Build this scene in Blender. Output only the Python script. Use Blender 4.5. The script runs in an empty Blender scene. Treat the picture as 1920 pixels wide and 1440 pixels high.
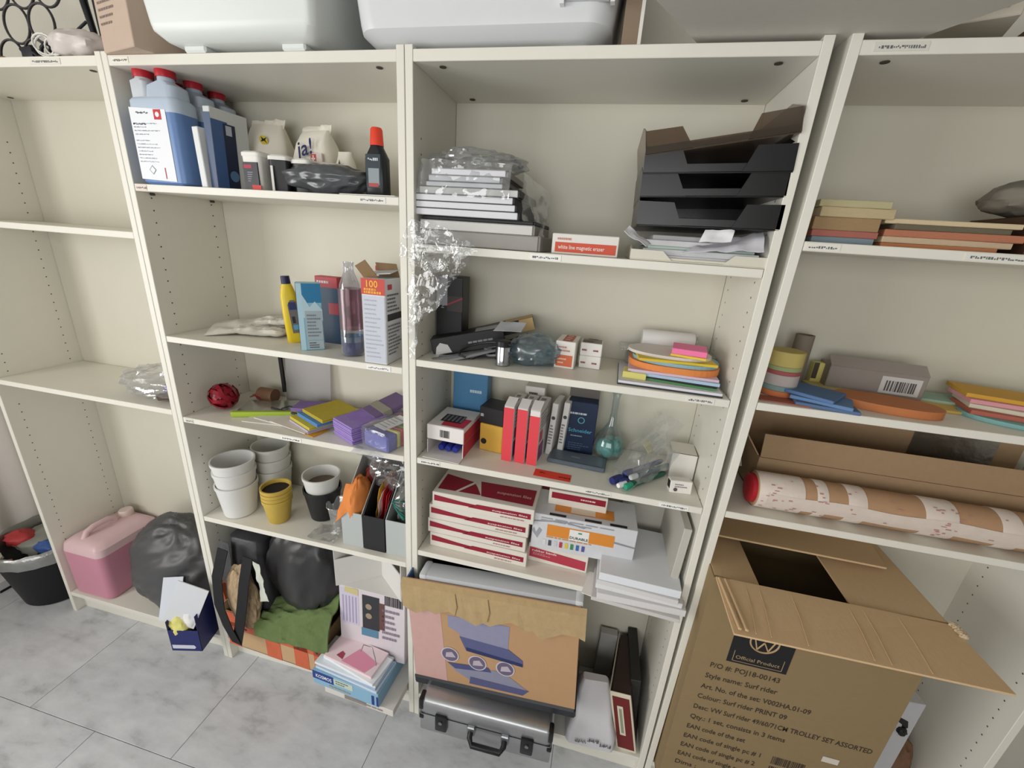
import bpy, bmesh, math, random
from mathutils import Vector, Matrix, noise
sc = bpy.context.scene
# ------------------------------------------------------------------ camera, world, light, exposure
cd = bpy.data.cameras.new('camera'); cam = bpy.data.objects.new('camera', cd); sc.collection.objects.link(cam)
cd.sensor_fit = 'HORIZONTAL'; cd.sensor_width = 36.0; cd.lens = 14.486; cd.clip_start = .02
CR = ((0.973611, -0.132424, 0.185867), (0.218226, 0.301885, -0.928032), (0.066783, 0.944102, 0.322817))
cam.matrix_world = Matrix.Translation((0.46974, -0.95653, 1.64518)) @ Matrix(CR).to_4x4()
sc.camera = cam
w = bpy.data.worlds.new('daylight'); sc.world = w; w.use_nodes = True
w.node_tree.nodes['Background'].inputs[0].default_value = (.80, .88, 1, 1)
w.node_tree.nodes['Background'].inputs[1].default_value = 1.0
def area(name, loc, rot, sx, sy, power, color):
    l = bpy.data.lights.new(name, 'AREA'); l.shape = 'RECTANGLE'; l.size = sx; l.size_y = sy
    l.energy = power; l.color = color
    o = bpy.data.objects.new(name, l); sc.collection.objects.link(o)
    o.location = loc; o.rotation_euler = rot
    return o
# daylight through the left wall window; rear window and its light are added fill
area('window_daylight_side', (-2.14, -1.85, 1.45), (0, math.radians(-90), 0), 1.5, 1.6, 54, (1, .985, .955))
area('window_daylight_rear', (.15, -2.94, 1.55), (math.radians(90), 0, 0), 2.1, 1.3, 31, (1, .985, .955))
vs = sc.view_settings; vs.view_transform = 'Standard'; vs.look = 'None'; vs.gamma = 1; vs.use_curve_mapping = False
vs.exposure = -0.10
sc.cycles.max_bounces = 6; sc.cycles.diffuse_bounces = 4; sc.cycles.glossy_bounces = 2; sc.cycles.transparent_max_bounces = 10
sc.cycles.caustics_reflective = False; sc.cycles.caustics_refractive = False
# ------------------------------------------------------------------ materials
def lin(c): c /= 255.0; return c/12.92 if c <= .04045 else ((c+.055)/1.055)**2.4
def rgb(h):
    if isinstance(h, str): h = tuple(int(h[i:i+2], 16) for i in (0, 2, 4))
    return (lin(h[0]), lin(h[1]), lin(h[2]), 1)
_m = {}
def col(h, r=.55, n=0.0, b=0.0, s=40.0, m=0.0, st=None, sp=.35):
    """plain material: colour, roughness, colour noise, bump, noise scale, metal, stretch"""
    k = (h, r, n, b, s, m, st, sp)
    if k in _m: return _m[k]
    mt = bpy.data.materials.new('paint_%s' % h); mt.use_nodes = True; _m[k] = mt
    nt = mt.node_tree; p = nt.nodes['Principled BSDF']; c = rgb(h)
    p.inputs['Base Color'].default_value = c; p.inputs['Roughness'].default_value = r
    p.inputs['Metallic'].default_value = m; p.inputs['Specular IOR Level'].default_value = sp
    if n or b:
        tc = nt.nodes.new('ShaderNodeTexCoord'); mp = nt.nodes.new('ShaderNodeMapping')
        if st: mp.inputs['Scale'].default_value = st
        nz = nt.nodes.new('ShaderNodeTexNoise'); nz.inputs['Scale'].default_value = s; nz.inputs['Detail'].default_value = 5
        nt.links.new(tc.outputs['Object'], mp.inputs[0]); nt.links.new(mp.outputs[0], nz.inputs['Vector'])
        if n:
            mx = nt.nodes.new('ShaderNodeMix'); mx.data_type = 'RGBA'
            mx.inputs[6].default_value = tuple(v*(1-n) for v in c[:3])+(1,)
            mx.inputs[7].default_value = tuple(min(1, v*(1+n)) for v in c[:3])+(1,)
            nt.links.new(nz.outputs[0], mx.inputs[0]); nt.links.new(mx.outputs[2], p.inputs['Base Color'])
        if b:
            bp = nt.nodes.new('ShaderNodeBump'); bp.inputs['Strength'].default_value = b; bp.inputs['Distance'].default_value = .01
            nt.links.new(nz.outputs[0], bp.inputs['Height']); nt.links.new(bp.outputs[0], p.inputs['Normal'])
    return mt
def film(h='f4f6f8', fac=.16, r=.12, dens=1.0, sc_=30, b=.3):
    """clear plastic: mostly transparent with a glossy skin"""
    k = ('film', h, fac, r, dens, sc_, b)
    if k in _m: return _m[k]
    mt = bpy.data.materials.new('film_%s' % h); mt.use_nodes = True; _m[k] = mt
    nt = mt.node_tree; nt.nodes.clear(); out = nt.nodes.new('ShaderNodeOutputMaterial')
    t = nt.nodes.new('ShaderNodeBsdfTransparent'); c = rgb(h); t.inputs[0].default_value = tuple(v*dens for v in c[:3])+(1,)
    g = nt.nodes.new('ShaderNodeBsdfGlossy'); g.inputs['Roughness'].default_value = r; g.inputs[0].default_value = (.95, .95, .95, 1)
    d = nt.nodes.new('ShaderNodeBsdfDiffuse'); d.inputs[0].default_value = c
    m1 = nt.nodes.new('ShaderNodeMixShader'); m1.inputs[0].default_value = .3
    m2 = nt.nodes.new('ShaderNodeMixShader'); lw = nt.nodes.new('ShaderNodeLayerWeight'); lw.inputs[0].default_value = .35
    ma = nt.nodes.new('ShaderNodeMath'); ma.operation = 'MULTIPLY_ADD'; ma.inputs[1].default_value = .5; ma.inputs[2].default_value = fac
    ma.use_clamp = True
    nz = nt.nodes.new('ShaderNodeTexNoise'); nz.inputs['Scale'].default_value = sc_; nz.inputs['Detail'].default_value = 3
    tc = nt.nodes.new('ShaderNodeTexCoord'); nt.links.new(tc.outputs['Object'], nz.inputs['Vector'])
    bp = nt.nodes.new('ShaderNodeBump'); bp.inputs['Strength'].default_value = b; bp.inputs['Distance'].default_value = .01
    nt.links.new(nz.outputs[0], bp.inputs['Height']); nt.links.new(bp.outputs[0], g.inputs['Normal'])
    nt.links.new(lw.outputs['Facing'], ma.inputs[0]); nt.links.new(ma.outputs[0], m2.inputs[0])
    nt.links.new(g.outputs[0], m1.inputs[1]); nt.links.new(d.outputs[0], m1.inputs[2])
    nt.links.new(t.outputs[0], m2.inputs[1]); nt.links.new(m1.outputs[0], m2.inputs[2]); nt.links.new(m2.outputs[0], out.inputs[0])
    return mt
def tile_mat():
    mt = bpy.data.materials.new('stone_vinyl'); mt.use_nodes = True; nt = mt.node_tree; p = nt.nodes['Principled BSDF']
    tc = nt.nodes.new('ShaderNodeTexCoord'); mp = nt.nodes.new('ShaderNodeMapping'); oi = nt.nodes.new('ShaderNodeObjectInfo')
    ml = nt.nodes.new('ShaderNodeVectorMath'); ml.operation = 'SCALE'; ml.inputs[0].default_value = (7, 3, 5)
    nt.links.new(oi.outputs['Random'], ml.inputs['Scale']); nt.links.new(ml.outputs[0], mp.inputs['Location'])
    mp.inputs['Scale'].default_value = (.8, 1.7, 1); mp.inputs['Rotation'].default_value = (0, 0, .25)
    nt.links.new(tc.outputs['Object'], mp.inputs[0])
    n1 = nt.nodes.new('ShaderNodeTexNoise'); n1.inputs['Scale'].default_value = 9; n1.inputs['Detail'].default_value = 7; n1.inputs['Roughness'].default_value = .62
    n1.inputs['Distortion'].default_value = .15
    nt.links.new(mp.outputs[0], n1.inputs['Vector'])
    cr = nt.nodes.new('ShaderNodeValToRGB'); e = cr.color_ramp.elements
    e[0].position = .30; e[0].color = rgb('a4a6a9'); e[1].position = .68; e[1].color = rgb('d0d2d6')
    x = e.new(.45); x.color = rgb('c1c3c7')
    nt.links.new(n1.outputs[0], cr.inputs[0]); nt.links.new(cr.outputs[0], p.inputs['Base Color'])
    p.inputs['Roughness'].default_value = .5; p.inputs['Specular IOR Level'].default_value = .3
    return mt
WHITE = col('e3e0d5', .38, .02, .015, 25)      # shelf melamine
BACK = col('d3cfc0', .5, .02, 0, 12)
PAPER = col('eceae6', .7, .04, .03, 30)
CARD = col('a08566', .8, .08, .06, 60)
BLACK = col('1a1a1c', .5)
DARK = col('2b2c30', .55)
FILM = film()
FILMW = film('eeeeee', .30, .15, .97)
INK = col('6c6b6e', .7)
# ------------------------------------------------------------------ geometry helpers: everything is (verts, faces)
def join(*gs):
    V, F = [], []
    for v, f in gs:
        o = len(V); V += [tuple(x) for x in v]; F += [tuple(i+o for i in q) for q in f]
    return V, F
def box(x0, x1, y0, y1, z0, z1):
    v = [(x0,y0,z0),(x1,y0,z0),(x1,y1,z0),(x0,y1,z0),(x0,y0,z1),(x1,y0,z1),(x1,y1,z1),(x0,y1,z1)]
    return v, [(0,3,2,1),(4,5,6,7),(0,1,5,4),(1,2,6,5),(2,3,7,6),(3,0,4,7)]
def bev(vf, w, seg=1):
    bm = bmesh.new(); vs_ = [bm.verts.new(v) for v in vf[0]]
    for f in vf[1]: bm.faces.new([vs_[i] for i in f])
    bm.normal_update()
    bmesh.ops.bevel(bm, geom=list(bm.edges), offset=w, segments=seg, affect='EDGES', profile=.6)
    bm.verts.ensure_lookup_table(); bm.verts.index_update()
    r = ([tuple(v.co) for v in bm.verts], [tuple(v.index for v in f.verts) for f in bm.faces]); bm.free()
    return r
def prism(pts, z0, z1):
    n = len(pts)
    v = [(x, y, z0) for x, y in pts] + [(x, y, z1) for x, y in pts]
    f = [tuple(range(n-1, -1, -1)), tuple(range(n, 2*n))] + [(i, (i+1) % n, n+(i+1) % n, n+i) for i in range(n)]
    return v, f
def lathe(prof, n=32, cap=True):
    v, f = [], []
    for r, z in prof:
        for i in range(n):
            a = 2*math.pi*i/n; v.append((r*math.cos(a), r*math.sin(a), z))
    for j in range(len(prof)-1):
        for i in range(n):
            k = (i+1) % n; f.append((j*n+i, j*n+k, (j+1)*n+k, (j+1)*n+i))
    if cap:
        f.append(tuple(range(n-1, -1, -1))); b = (len(prof)-1)*n; f.append(tuple(range(b, b+n)))
    return v, f
def rrect(hw, hd, r, n=4, cx=0, cy=0):
    p = []; r = min(r, hw-1e-4, hd-1e-4)
    for sx, sy, a0 in ((1, -1, -90), (1, 1, 0), (-1, 1, 90), (-1, -1, 180)):
        for i in range(n+1):
            a = math.radians(a0+90*i/n)
            p.append((cx+sx*(hw-r)+r*math.cos(a), cy+sy*(hd-r)+r*math.sin(a)))
    return p
def loft(secs, n=4, cap0=True, cap1=True):
    """secs: (z, half width, half depth, corner radius[, cx, cy])"""
    v, f = [], []
    for s in secs:
        cx, cy = (s[4], s[5]) if len(s) > 4 else (0, 0)
        v += [(x, y, s[0]) for x, y in rrect(s[1], s[2], s[3], n, cx, cy)]
    m = 4*(n+1)
    for j in range(len(secs)-1):
        for i in range(m):
            k = (i+1) % m; f.append((j*m+i, j*m+k, (j+1)*m+k, (j+1)*m+i))
    if cap0: f.append(tuple(range(m-1, -1, -1)))
    if cap1: f.append(tuple(range((len(secs)-1)*m, len(secs)*m)))
    return v, f
def tube(path, r, n=8, closed=False):
    P = [Vector(p) for p in path]; v, f = [], []; m = len(P)
    t0 = None; nrm = None
    for j, p in enumerate(P):
        if closed: t = (P[(j+1) % m]-P[j-1]).normalized()
        else: t = (P[min(j+1, m-1)]-P[max(j-1, 0)]).normalized()
        if nrm is None:
            nrm = t.orthogonal().normalized()
        else:
            nrm = (nrm - t*nrm.dot(t))
            nrm = nrm.normalized() if nrm.length > 1e-6 else t.orthogonal().normalized()
        bi = t.cross(nrm); rr = r[j] if isinstance(r, (list, tuple)) else r
        for i in range(n):
            a = 2*math.pi*i/n; q = p+nrm*(rr*math.cos(a))+bi*(rr*math.sin(a)); v.append(tuple(q))
    for j in range(m if closed else m-1):
        for i in range(n):
            k = (i+1) % n; j2 = (j+1) % m; f.append((j*n+i, j*n+k, j2*n+k, j2*n+i))
    if not closed: f += [tuple(range(n-1, -1, -1)), tuple(range((m-1)*n, m*n))]
    return v, f
def ribbon(path, wdir, w, th=.0012):
    """flat strap along a path"""
    P = [Vector(p) for p in path]; W = Vector(wdir).normalized()*w/2; v, f = [], []
    for j, p in enumerate(P):
        t = (P[min(j+1, len(P)-1)]-P[max(j-1, 0)]).normalized(); nn = t.cross(W).normalized()*th
        for q in (p-W-nn, p+W-nn, p+W+nn, p-W+nn): v.append(tuple(q))
    for j in range(len(P)-1):
        a, b = 4*j, 4*j+4
        for i in range(4): f.append((a+i, a+(i+1) % 4, b+(i+1) % 4, b+i))
    f += [(3, 2, 1, 0), tuple(4*(len(P)-1)+i for i in range(4))]
    return v, f
def fbm(p, o=4): return noise.fractal(Vector(p), 1.0, 2.0, o)
def blob(rx, ry, rz, seed=0, amp=.12, fr=2.2, nu=40, nv=26, zlift=None, ridge=.5, pw=1.0, fold=None, fk=4.0, oc=3, zmax=9):
    """lumpy bag standing on z=0"""
    v, f = [], []; z0 = rz if zlift is None else zlift
    for j in range(nv+1):
        th = math.pi*j/nv
        for i in range(nu):
            a = 2*math.pi*i/nu
            d = Vector((math.sin(th)*math.cos(a), math.sin(th)*math.sin(a), -math.cos(th)))
            if pw != 1: d = Vector([math.copysign(abs(c)**pw, c) for c in d])
            q = d*fr+Vector((seed*3.1, seed*1.7, seed*.9))
            if fold:
                fd = Vector(fold).normalized(); al = d.dot(fd); q = fd*(al*fr*.6)+(d-fd*al)*(fr*fk)+Vector((seed*3.1, seed*1.7, seed*.9))
            h = 1+amp*fbm(q, oc)+amp*ridge*(1-2*abs(noise.noise(q*1.7+Vector((5, 5, 5)))))
            v.append((d.x*rx*h, d.y*ry*h, min(zmax, max(0.0, z0+d.z*rz*h))))
    for j in range(nv):
        for i in range(nu):
            k = (i+1) % nu; f.append((j*nu+i, j*nu+k, (j+1)*nu+k, (j+1)*nu+i))
    return v, f
def sheet(p00, p10, p11, p01, nx=16, ny=16, amp=.004, fr=25, seed=0, th=0.0, edge=0.0, sag=0.0):
    """crumpled patch between four corners"""
    A, B, C_, D = map(Vector, (p00, p10, p11, p01)); nrm = ((B-A).cross(D-A)).normalized(); v, f = [], []
    for j in range(ny+1):
        for i in range(nx+1):
            s, t = i/nx, j/ny
            p = A*(1-s)*(1-t)+B*s*(1-t)+C_*s*t+D*(1-s)*t
            q = p*fr+Vector((seed*7.3, seed*2.1, seed*5.5))
            h = amp*(fbm(q)+.6*(1-2*abs(noise.noise(q*.7))))
            e = edge*noise.noise(q*1.3+Vector((3, 9, 1)))
            p = p+nrm*h+(B-A).normalized()*e+(D-A).normalized()*edge*noise.noise(q*1.1-Vector((3, 1, 8)))
            p.z -= sag*4*s*(1-s)
            v.append(tuple(p))
    for j in range(ny):
        for i in range(nx):
            a = j*(nx+1)+i; f.append((a, a+1, a+nx+2, a+nx+1))
    if th:
        n = len(v); v2 = [tuple(Vector(p)-nrm*th) for p in v]; f2 = [tuple(i+n for i in reversed(q)) for q in f]
        rim = [i for i in range(nx+1)]+[j*(nx+1)+nx for j in range(1, ny+1)]+[ny*(nx+1)+i for i in range(nx-1, -1, -1)]+[j*(nx+1) for j in range(ny-1, 0, -1)]
        m = len(rim)
        f3 = [(rim[i], rim[i]+n, rim[(i+1) % m]+n, rim[(i+1) % m]) for i in range(m)]
        v, f = v+v2, f+f2+f3
    return v, f
def xf(vf, loc=(0, 0, 0), rx=0, ry=0, rz=0, s=1):
    M = Matrix.Translation(loc) @ Matrix.Rotation(rz, 4, 'Z') @ Matrix.Rotation(ry, 4, 'Y') @ Matrix.Rotation(rx, 4, 'X') @ Matrix.Scale(s, 4)
    return [tuple(M @ Vector(p)) for p in vf[0]], vf[1]
# ------------------------------------------------------------------ scene helpers
def D2(a): return math.radians(a)
def mo(name, vf, mat, parent=None, smooth=None, kind=None):
    me = bpy.data.meshes.new(name); me.from_pydata(vf[0], [], vf[1]); me.update()
    if smooth is not None:
        me.polygons.foreach_set('use_smooth', [True]*len(me.polygons)); me.set_sharp_from_angle(angle=D2(smooth))
    me.materials.append(mat)
    o = bpy.data.objects.new(name, me); sc.collection.objects.link(o)
    if parent: o.parent = parent
    if kind: o['kind'] = kind
    return o
def tag(o, label, cat, group=None, kind=None):
    o['label'] = label; o['category'] = cat
    if group: o['group'] = group
    if kind: o['kind'] = kind
    return o
def thing(name, label, cat, loc=(0, 0, 0), rz=0, group=None, rx=0, ry=0):
    o = bpy.data.objects.new(name, None); sc.collection.objects.link(o); o.empty_display_size = .02
    o.location = loc; o.rotation_euler = (D2(rx), D2(ry), D2(rz))
    return tag(o, label, cat, group)
def solo(name, label, cat, vf, mat, loc=(0, 0, 0), rz=0, group=None, smooth=None, rx=0, ry=0, kind=None):
    o = mo(name, vf, mat, None, smooth); o.location = loc; o.rotation_euler = (D2(rx), D2(ry), D2(rz))
    return tag(o, label, cat, group, kind)
_f = {}
def glyphs(s, bold=False):
    """flat lettering as a mesh, height 1, from the built-in font"""
    if s in _f: return _f[s]
    cu = bpy.data.curves.new('lettering', 'FONT'); cu.body = s; cu.size = 1.0; cu.resolution_u = 2
    if bold: cu.offset = .012
    ob = bpy.data.objects.new('lettering', cu); sc.collection.objects.link(ob)
    bpy.context.view_layer.update()
    me = ob.evaluated_get(bpy.context.evaluated_depsgraph_get()).to_mesh()
    V = [tuple(v.co) for v in me.vertices]; F = [tuple(p.vertices) for p in me.polygons]
    bpy.data.objects.remove(ob); bpy.data.curves.remove(cu)
    _f[s] = (V, F); return _f[s]
def place2d(vf, o, ux, uy, sx, sy):
    o, ux, uy = Vector(o), Vector(ux), Vector(uy)
    return [tuple(o+ux*(p[0]*sx)+uy*(p[1]*sy)) for p in vf[0]], vf[1]
EPS = .0006
def wrap_text(parent, s, o, ux, uy, h, mat, width=None, name='lettering', bold=True):
    g = glyphs(s, bold); mx = max(p[0] for p in g[0]); sx = (width/mx) if width else h
    return mo(name, place2d(g, o, ux, uy, sx, h), mat, parent)
class Bx:
    """a box-shaped thing: local x across (-w/2..w/2), y in depth from the front (0..d), z up (0..h)"""
    def __init__(s, name, label, cat, w, d, h, loc, mat, rz=0, group=None, rx=0, ry=0, b=.0015, part='body', vf=None):
        s.o = thing(name, label, cat, loc, rz, group, rx, ry); s.w, s.d, s.h = w, d, h
        s.body = mo(part, vf or (bev(box(-w/2, w/2, 0, d, 0, h), b) if b else box(-w/2, w/2, 0, d, 0, h)), mat, s.o)
    def fr(s, f):
        w, d, h = s.w, s.d, s.h
        return {'f': (Vector((-w/2, -EPS, 0)), Vector((w, 0, 0)), Vector((0, 0, h))),
                'r': (Vector((w/2+EPS, 0, 0)), Vector((0, d, 0)), Vector((0, 0, h))),
                'l': (Vector((-w/2-EPS, d, 0)), Vector((0, -d, 0)), Vector((0, 0, h))),
                't': (Vector((-w/2, 0, h+EPS)), Vector((w, 0, 0)), Vector((0, d, 0)))}[f]
    def pt(s, f, u, v, k=1.0):
        o, a, b = s.fr(f); nn = a.cross(b).normalized()*(EPS*(k-1)); return o+a*u+b*v+nn
    def poly(s, f, pts, mat, name='print', k=1.0):
        n = len(pts); mo(name, ([tuple(s.pt(f, u, v, k)) for u, v in pts], [tuple(range(n))]), mat, s.o); return s
    def pr(s, f, u0, v0, u1, v1, mat, name='print', k=1.0): return s.poly(f, [(u0, v0), (u1, v0), (u1, v1), (u0, v1)], mat, name, k)
    def tx(s, f, u, v, hh, text, mat, wu=None, k=2.0, bold=True, flip=False):
        o, a, b = s.fr(f); an, bn = a.normalized(), b.normalized(); p = s.pt(f, u, v, k)
        if flip: an, bn = bn, -an
        g = glyphs(text, bold); mx = max(q[0] for q in g[0]); sx = wu*(b.length if flip else a.length)/mx if wu else hh
        mo('lettering', place2d(g, p, an, bn, sx, hh), mat, s.o); return s
    def ln(s, f, u0, v0, u1, v1, rows, mat, seed=1, k=2.0, fill=.45, name='small_print'):
        rd = random.Random(seed); V, F = [], []
        for i in range(rows):
            vv = v1-(v1-v0)*(i+.5)/rows; hh = (v1-v0)/rows*fill/2; u = u0; end = u0+(u1-u0)*rd.uniform(.55, 1)
            while u < end:
                wd = (u1-u0)*rd.uniform(.05, .16); e = min(u+wd, end)
                n = len(V); V += [tuple(s.pt(f, *q, k)) for q in ((u, vv-hh), (e, vv-hh), (e, vv+hh), (u, vv+hh))]
                F.append((n, n+1, n+2, n+3)); u = e+(u1-u0)*.025
        mo(name, (V, F), mat, s.o); return s
    def bars(s, f, u0, v0, u1, v1, mat, n=18, seed=2, k=2.0):
        rd = random.Random(seed); V, F = [], []; u = u0
        while u < u1:
            e = min(u1, u+(u1-u0)/n*rd.uniform(.2, .8)); m = len(V)
            V += [tuple(s.pt(f, *q, k)) for q in ((u, v0), (e, v0), (e, v1), (u, v1))]; F.append((m, m+1, m+2, m+3)); u = e+(u1-u0)/n*rd.uniform(.2, .6)
        mo('barcode', (V, F), mat, s.o); return s
def scribble(parent, o, ux, uy, wd, hh, seed, mat=INK, name='label_print'):
    """a line of print too small to read"""
    rd = random.Random(seed); V, F = [], []; u = 0; o, ux, uy = Vector(o), Vector(ux), Vector(uy)
    while u < wd:
        e = u+rd.uniform(.0015, .004); a, b = rd.choice(((0, 1), (0, .55), (.45, 1), (0, 1), (.2, .7))); n = len(V)
        V += [tuple(o+ux*p+uy*(q*hh)) for p, q in ((u, a), (e, a), (e, b), (u, b))]; F.append((n, n+1, n+2, n+3)); u = e+rd.uniform(.0006, .0018)
    return mo(name, (V, F), mat, parent)
def stk(name, label, cat, x0, x1, y0, y1, z0, z1, mat, rz=0, group=None, b=.001):
    """flat block in world coordinates (pad, book, sheet): one mesh"""
    w, d = x1-x0, y1-y0
    vf = box(-w/2, w/2, -d/2, d/2, 0, z1-z0)
    if b and z1-z0 > .003: vf = bev(vf, b)
    return solo(name, label, cat, vf, mat, ((x0+x1)/2, (y0+y1)/2, z0), rz, group)
# ------------------------------------------------------------------ the room
TILE = tile_mat()
fl = mo('floor', box(-2.45, 2.45, -2.95, .3, -.06, -.004), col('85817e', .8), None); fl['kind'] = 'structure'
fl['label'] = 'grey stone-look vinyl tile floor in front of the bookcases'
for r, (ya, yb) in enumerate(((-.328, .272), (-.928, -.328), (-1.528, -.928), (-2.128, -1.528), (-2.728, -2.128), (-2.95, -2.728))):
    off = -.09 if r % 2 == 0 else -.40
    for i in range(-5, 6):
        xa, xb = max(-2.45, off+.6*i), min(2.45, off+.6*(i+1))
        if xb-xa < .02: continue
        yb2 = min(yb, .29)
        o = mo('tile', bev(box(xa+.0008, xb-.0008, ya+.0008, yb2-.0008, -.004, 0), .0008), TILE, fl)
WALL = col('d8d4c8', .8, .03, .05, 90)
def st(name, vf, mat): o = mo(name, vf, mat); o['kind'] = 'structure'; return o
st('wall_back', box(-2.45, 2.45, .3, .4, 0, 2.6), WALL)
ROOM = col('aaa59c', .85, .03, .05, 90)
st('wall_right', box(2.45, 2.55, -2.95, .4, 0, 2.6), ROOM)
st('ceiling', box(-2.55, 2.55, -3.05, .4, 2.6, 2.7), col('c4c1ba', .9))
def holed(axis, c0, c1, a0, a1, h0, h1, u0, u1, z0, z1):
    """wall slab with a window opening"""
    parts = [(a0, u0, h0, h1), (u1, a1, h0, h1), (u0, u1, h0, z0), (u0, u1, z1, h1)]
    return join(*[box(c0, c1, p, q, r, s_) if axis == 'x' else box(p, q, c0, c1, r, s_) for p, q, r, s_ in parts])
st('wall_left', holed('x', -2.25, -2.15, -2.95, .3, 0, 2.6, -2.7, -1.0, .65, 2.25), WALL)
st('wall_front', holed('y', -3.05, -2.95, -2.55, 2.55, 0, 2.6, -.95, 1.25, .85, 2.25), ROOM)  # opening added for the rear fill light, out of view
PANE = film('fbfdfd', .03, .02, 1.0, 5, 0)
def window(n, axis, c, u0, u1, z0, z1):
    wf = col('eeeeea', .4); o = bpy.data.objects.new('window_%d' % n, None); sc.collection.objects.link(o); o['kind'] = 'structure'
    m = (u0+u1)/2
    fr = [(u0, u0+.05, z0, z1), (u1-.05, u1, z0, z1), (u0+.05, u1-.05, z0, z0+.05), (u0+.05, u1-.05, z1-.05, z1), (m-.03, m+.03, z0+.05, z1-.05)]
    mo('window_frame', join(*[box(c-.02, c+.02, p, q, r, s_) if axis == 'x' else box(p, q, c-.02, c+.02, r, s_) for p, q, r, s_ in fr]), wf, o)
    for p, q in ((u0+.05, m-.03), (m+.03, u1-.05)):
        mo('pane', box(c-.002, c+.002, p, q, z0+.05, z1-.05) if axis == 'x' else box(p, q, c-.002, c+.002, z0+.05, z1-.05), PANE, o)
window(1, 'x', -2.2, -2.7, -1.0, .65, 2.25); window(2, 'y', -3.0, -.95, 1.25, .85, 2.25)  # second window is unseen, added to go with the rear fill
# curtain beside the first bookcase
cv, cf = [], []
for j in range(25):
    for i in range(61):
        t = i/60; z = .03+2.35*j/24
        cv.append((-2.085+.022*math.sin(t*math.pi*9+.4*math.sin(z*1.5))+.012*math.sin(t*23+z), -.36+.62*t, z))
for j in range(24):
    for i in range(60): a = j*61+i; cf.append((a, a+1, a+62, a+61))
solo('curtain', 'white curtain hanging in folds at the left edge, beside the waste bin', 'curtain', (cv, cf), col('e9e2dc', .85, .02), smooth=60)
# ------------------------------------------------------------------ bookcases
T = .018; DEP = .28; H = 2.02
def bookcase(label, x0, x1, shelves, lean=0.0, bottom=.106, tags=()):
    o = thing('bookcase', label, 'bookcase', ((x0+x1)/2, 0, 0), group='white open bookcases along the wall')
    hw = (x1-x0)/2; L = math.atan(lean/H)
    HOLE = col('4a463c', .8)
    for s_ in (-1, 1):
        xa, xb = (-hw, -hw+T) if s_ < 0 else (hw-T, hw)
        sd = mo('side_panel', xf(join(bev(box(xa, xb, 0, DEP, 0, H), .001)), ry=L), WHITE, o)
        hv = []
        xi = xb+.0004 if s_ < 0 else xa-.0004
        for yy in (.04, .225):
            z = .32
            while z < 1.86:
                if not (.98 < z < 1.03):
                    hv.append(([(xi, yy+.0023*math.cos(a), z+.0023*math.sin(a)) for a in [math.pi*k/3 for k in range(6)]], [(0, 1, 2, 3, 4, 5)] if s_ < 0 else [(5, 4, 3, 2, 1, 0)]))
                z += .032
        mo('peg_holes', xf(join(*hv), ry=L), HOLE, sd, kind='stuff')
    sh = lambda z: math.tan(L)*z
    mo('back_panel', box(-hw+T+.001, hw-T-.001+sh(1), .266, .272, .05, H-.012), BACK, o)
    tp = mo('top_panel', bev(box(-hw+T+sh(H), hw-T+sh(H), .001, DEP-.01, H-.03, H-.008), .001), WHITE, o)
    for xx in (-hw+T+.055, hw-T-.055):
        for yy in (.03, .235):
            mo('cam_lock', xf(lathe([(.0075, -.001), (.0075, .0)], 12), (xx+sh(H), yy, H-.0305)), HOLE, tp)
    objs = []
    for z in shelves:
        s_ = mo('shelf', bev(box(-hw+T+.001+sh(z), hw-T-.001+sh(z), .001, .264, z-T, z), .0012), WHITE, o); objs.append(s_)
        pins = [xf(lathe([(.0035, 0), (.0035, .012)], 8), (-hw+T+sh(z), yy, z-T-.004), ry=D2(90)) for yy in (.04, .225)]
        mo('shelf_pin', join(*pins), col('55534c', .5, m=.6), s_)
    bt = mo('bottom_panel', bev(box(-hw+T, hw-T, .001, .264, bottom-T, bottom), .001), WHITE, o)
    mo('plinth', box(-hw+T, hw-T, .032, .048, 0, bottom-T), WHITE, o)
    for i, (which, u, wd, shade) in enumerate(tags):
        par, z = (tp, H-.019) if which == 't' else (objs[which], shelves[which]-.009)
        xc = -hw+T+u; sx = sh(z)
        mo('label', box(xc+sx, xc+sx+wd, -.0001, .0009, z-.0065, z+.0065), col(shade, .6), par)
        scribble(par, (xc+sx+wd*.08, -.0004, z-.003), (1, 0, 0), (0, 0, 1), wd*.84, .0046, 31*i+int(x0*100))
    return o
X1, X2, X3, X4, X5 = -1.602, -.8015, 0.0, .8015, .8045
bookcase('leftmost white bookcase, nearly empty, beside the curtain', X1, X2-.0008, (1.604, 1.07), tags=(('t', .55, .1, 'dcd8cc'),))
bookcase('white bookcase of cleaning supplies and flower pots, second from the curtain', X2+.0008, X3-.0008, (1.728, 1.315, 1.052, .675),
         tags=(('t', .012, .05, 'e9e6da'), (0, .006, .035, 'e6d2cb'), (0, .66, .07, 'e4e2dc'), (1, .66, .07, 'ecebe8'), (2, .01, .03, 'd6d2c8'), (2, .36, .07, 'eceae4')))
bookcase('white bookcase of office supplies with letter trays, between the pots and the cartons', X3+.0008, X4-.0008, (1.629, 1.343, 1.056, .735),
         tags=((0, .28, .07, 'efeeea'), (0, .005, .03, 'e2dfd4'), (1, .67, .06, 'e4e2da'), (2, .01, .06, 'e8e6de'), (2, .47, .07, 'e4e2da'), (2, .66, .07, 'f0efea')))
bookcase('rightmost white bookcase, leaning slightly, with the large open carton at its foot', X5, 1.606, (1.687, 1.347, 1.06), lean=.021,
         tags=(('t', .02, .08, 'd8d6cc'), (0, .005, .06, 'e4e2d8'), (0, .27, .1, 'e2e0d6')))
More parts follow.
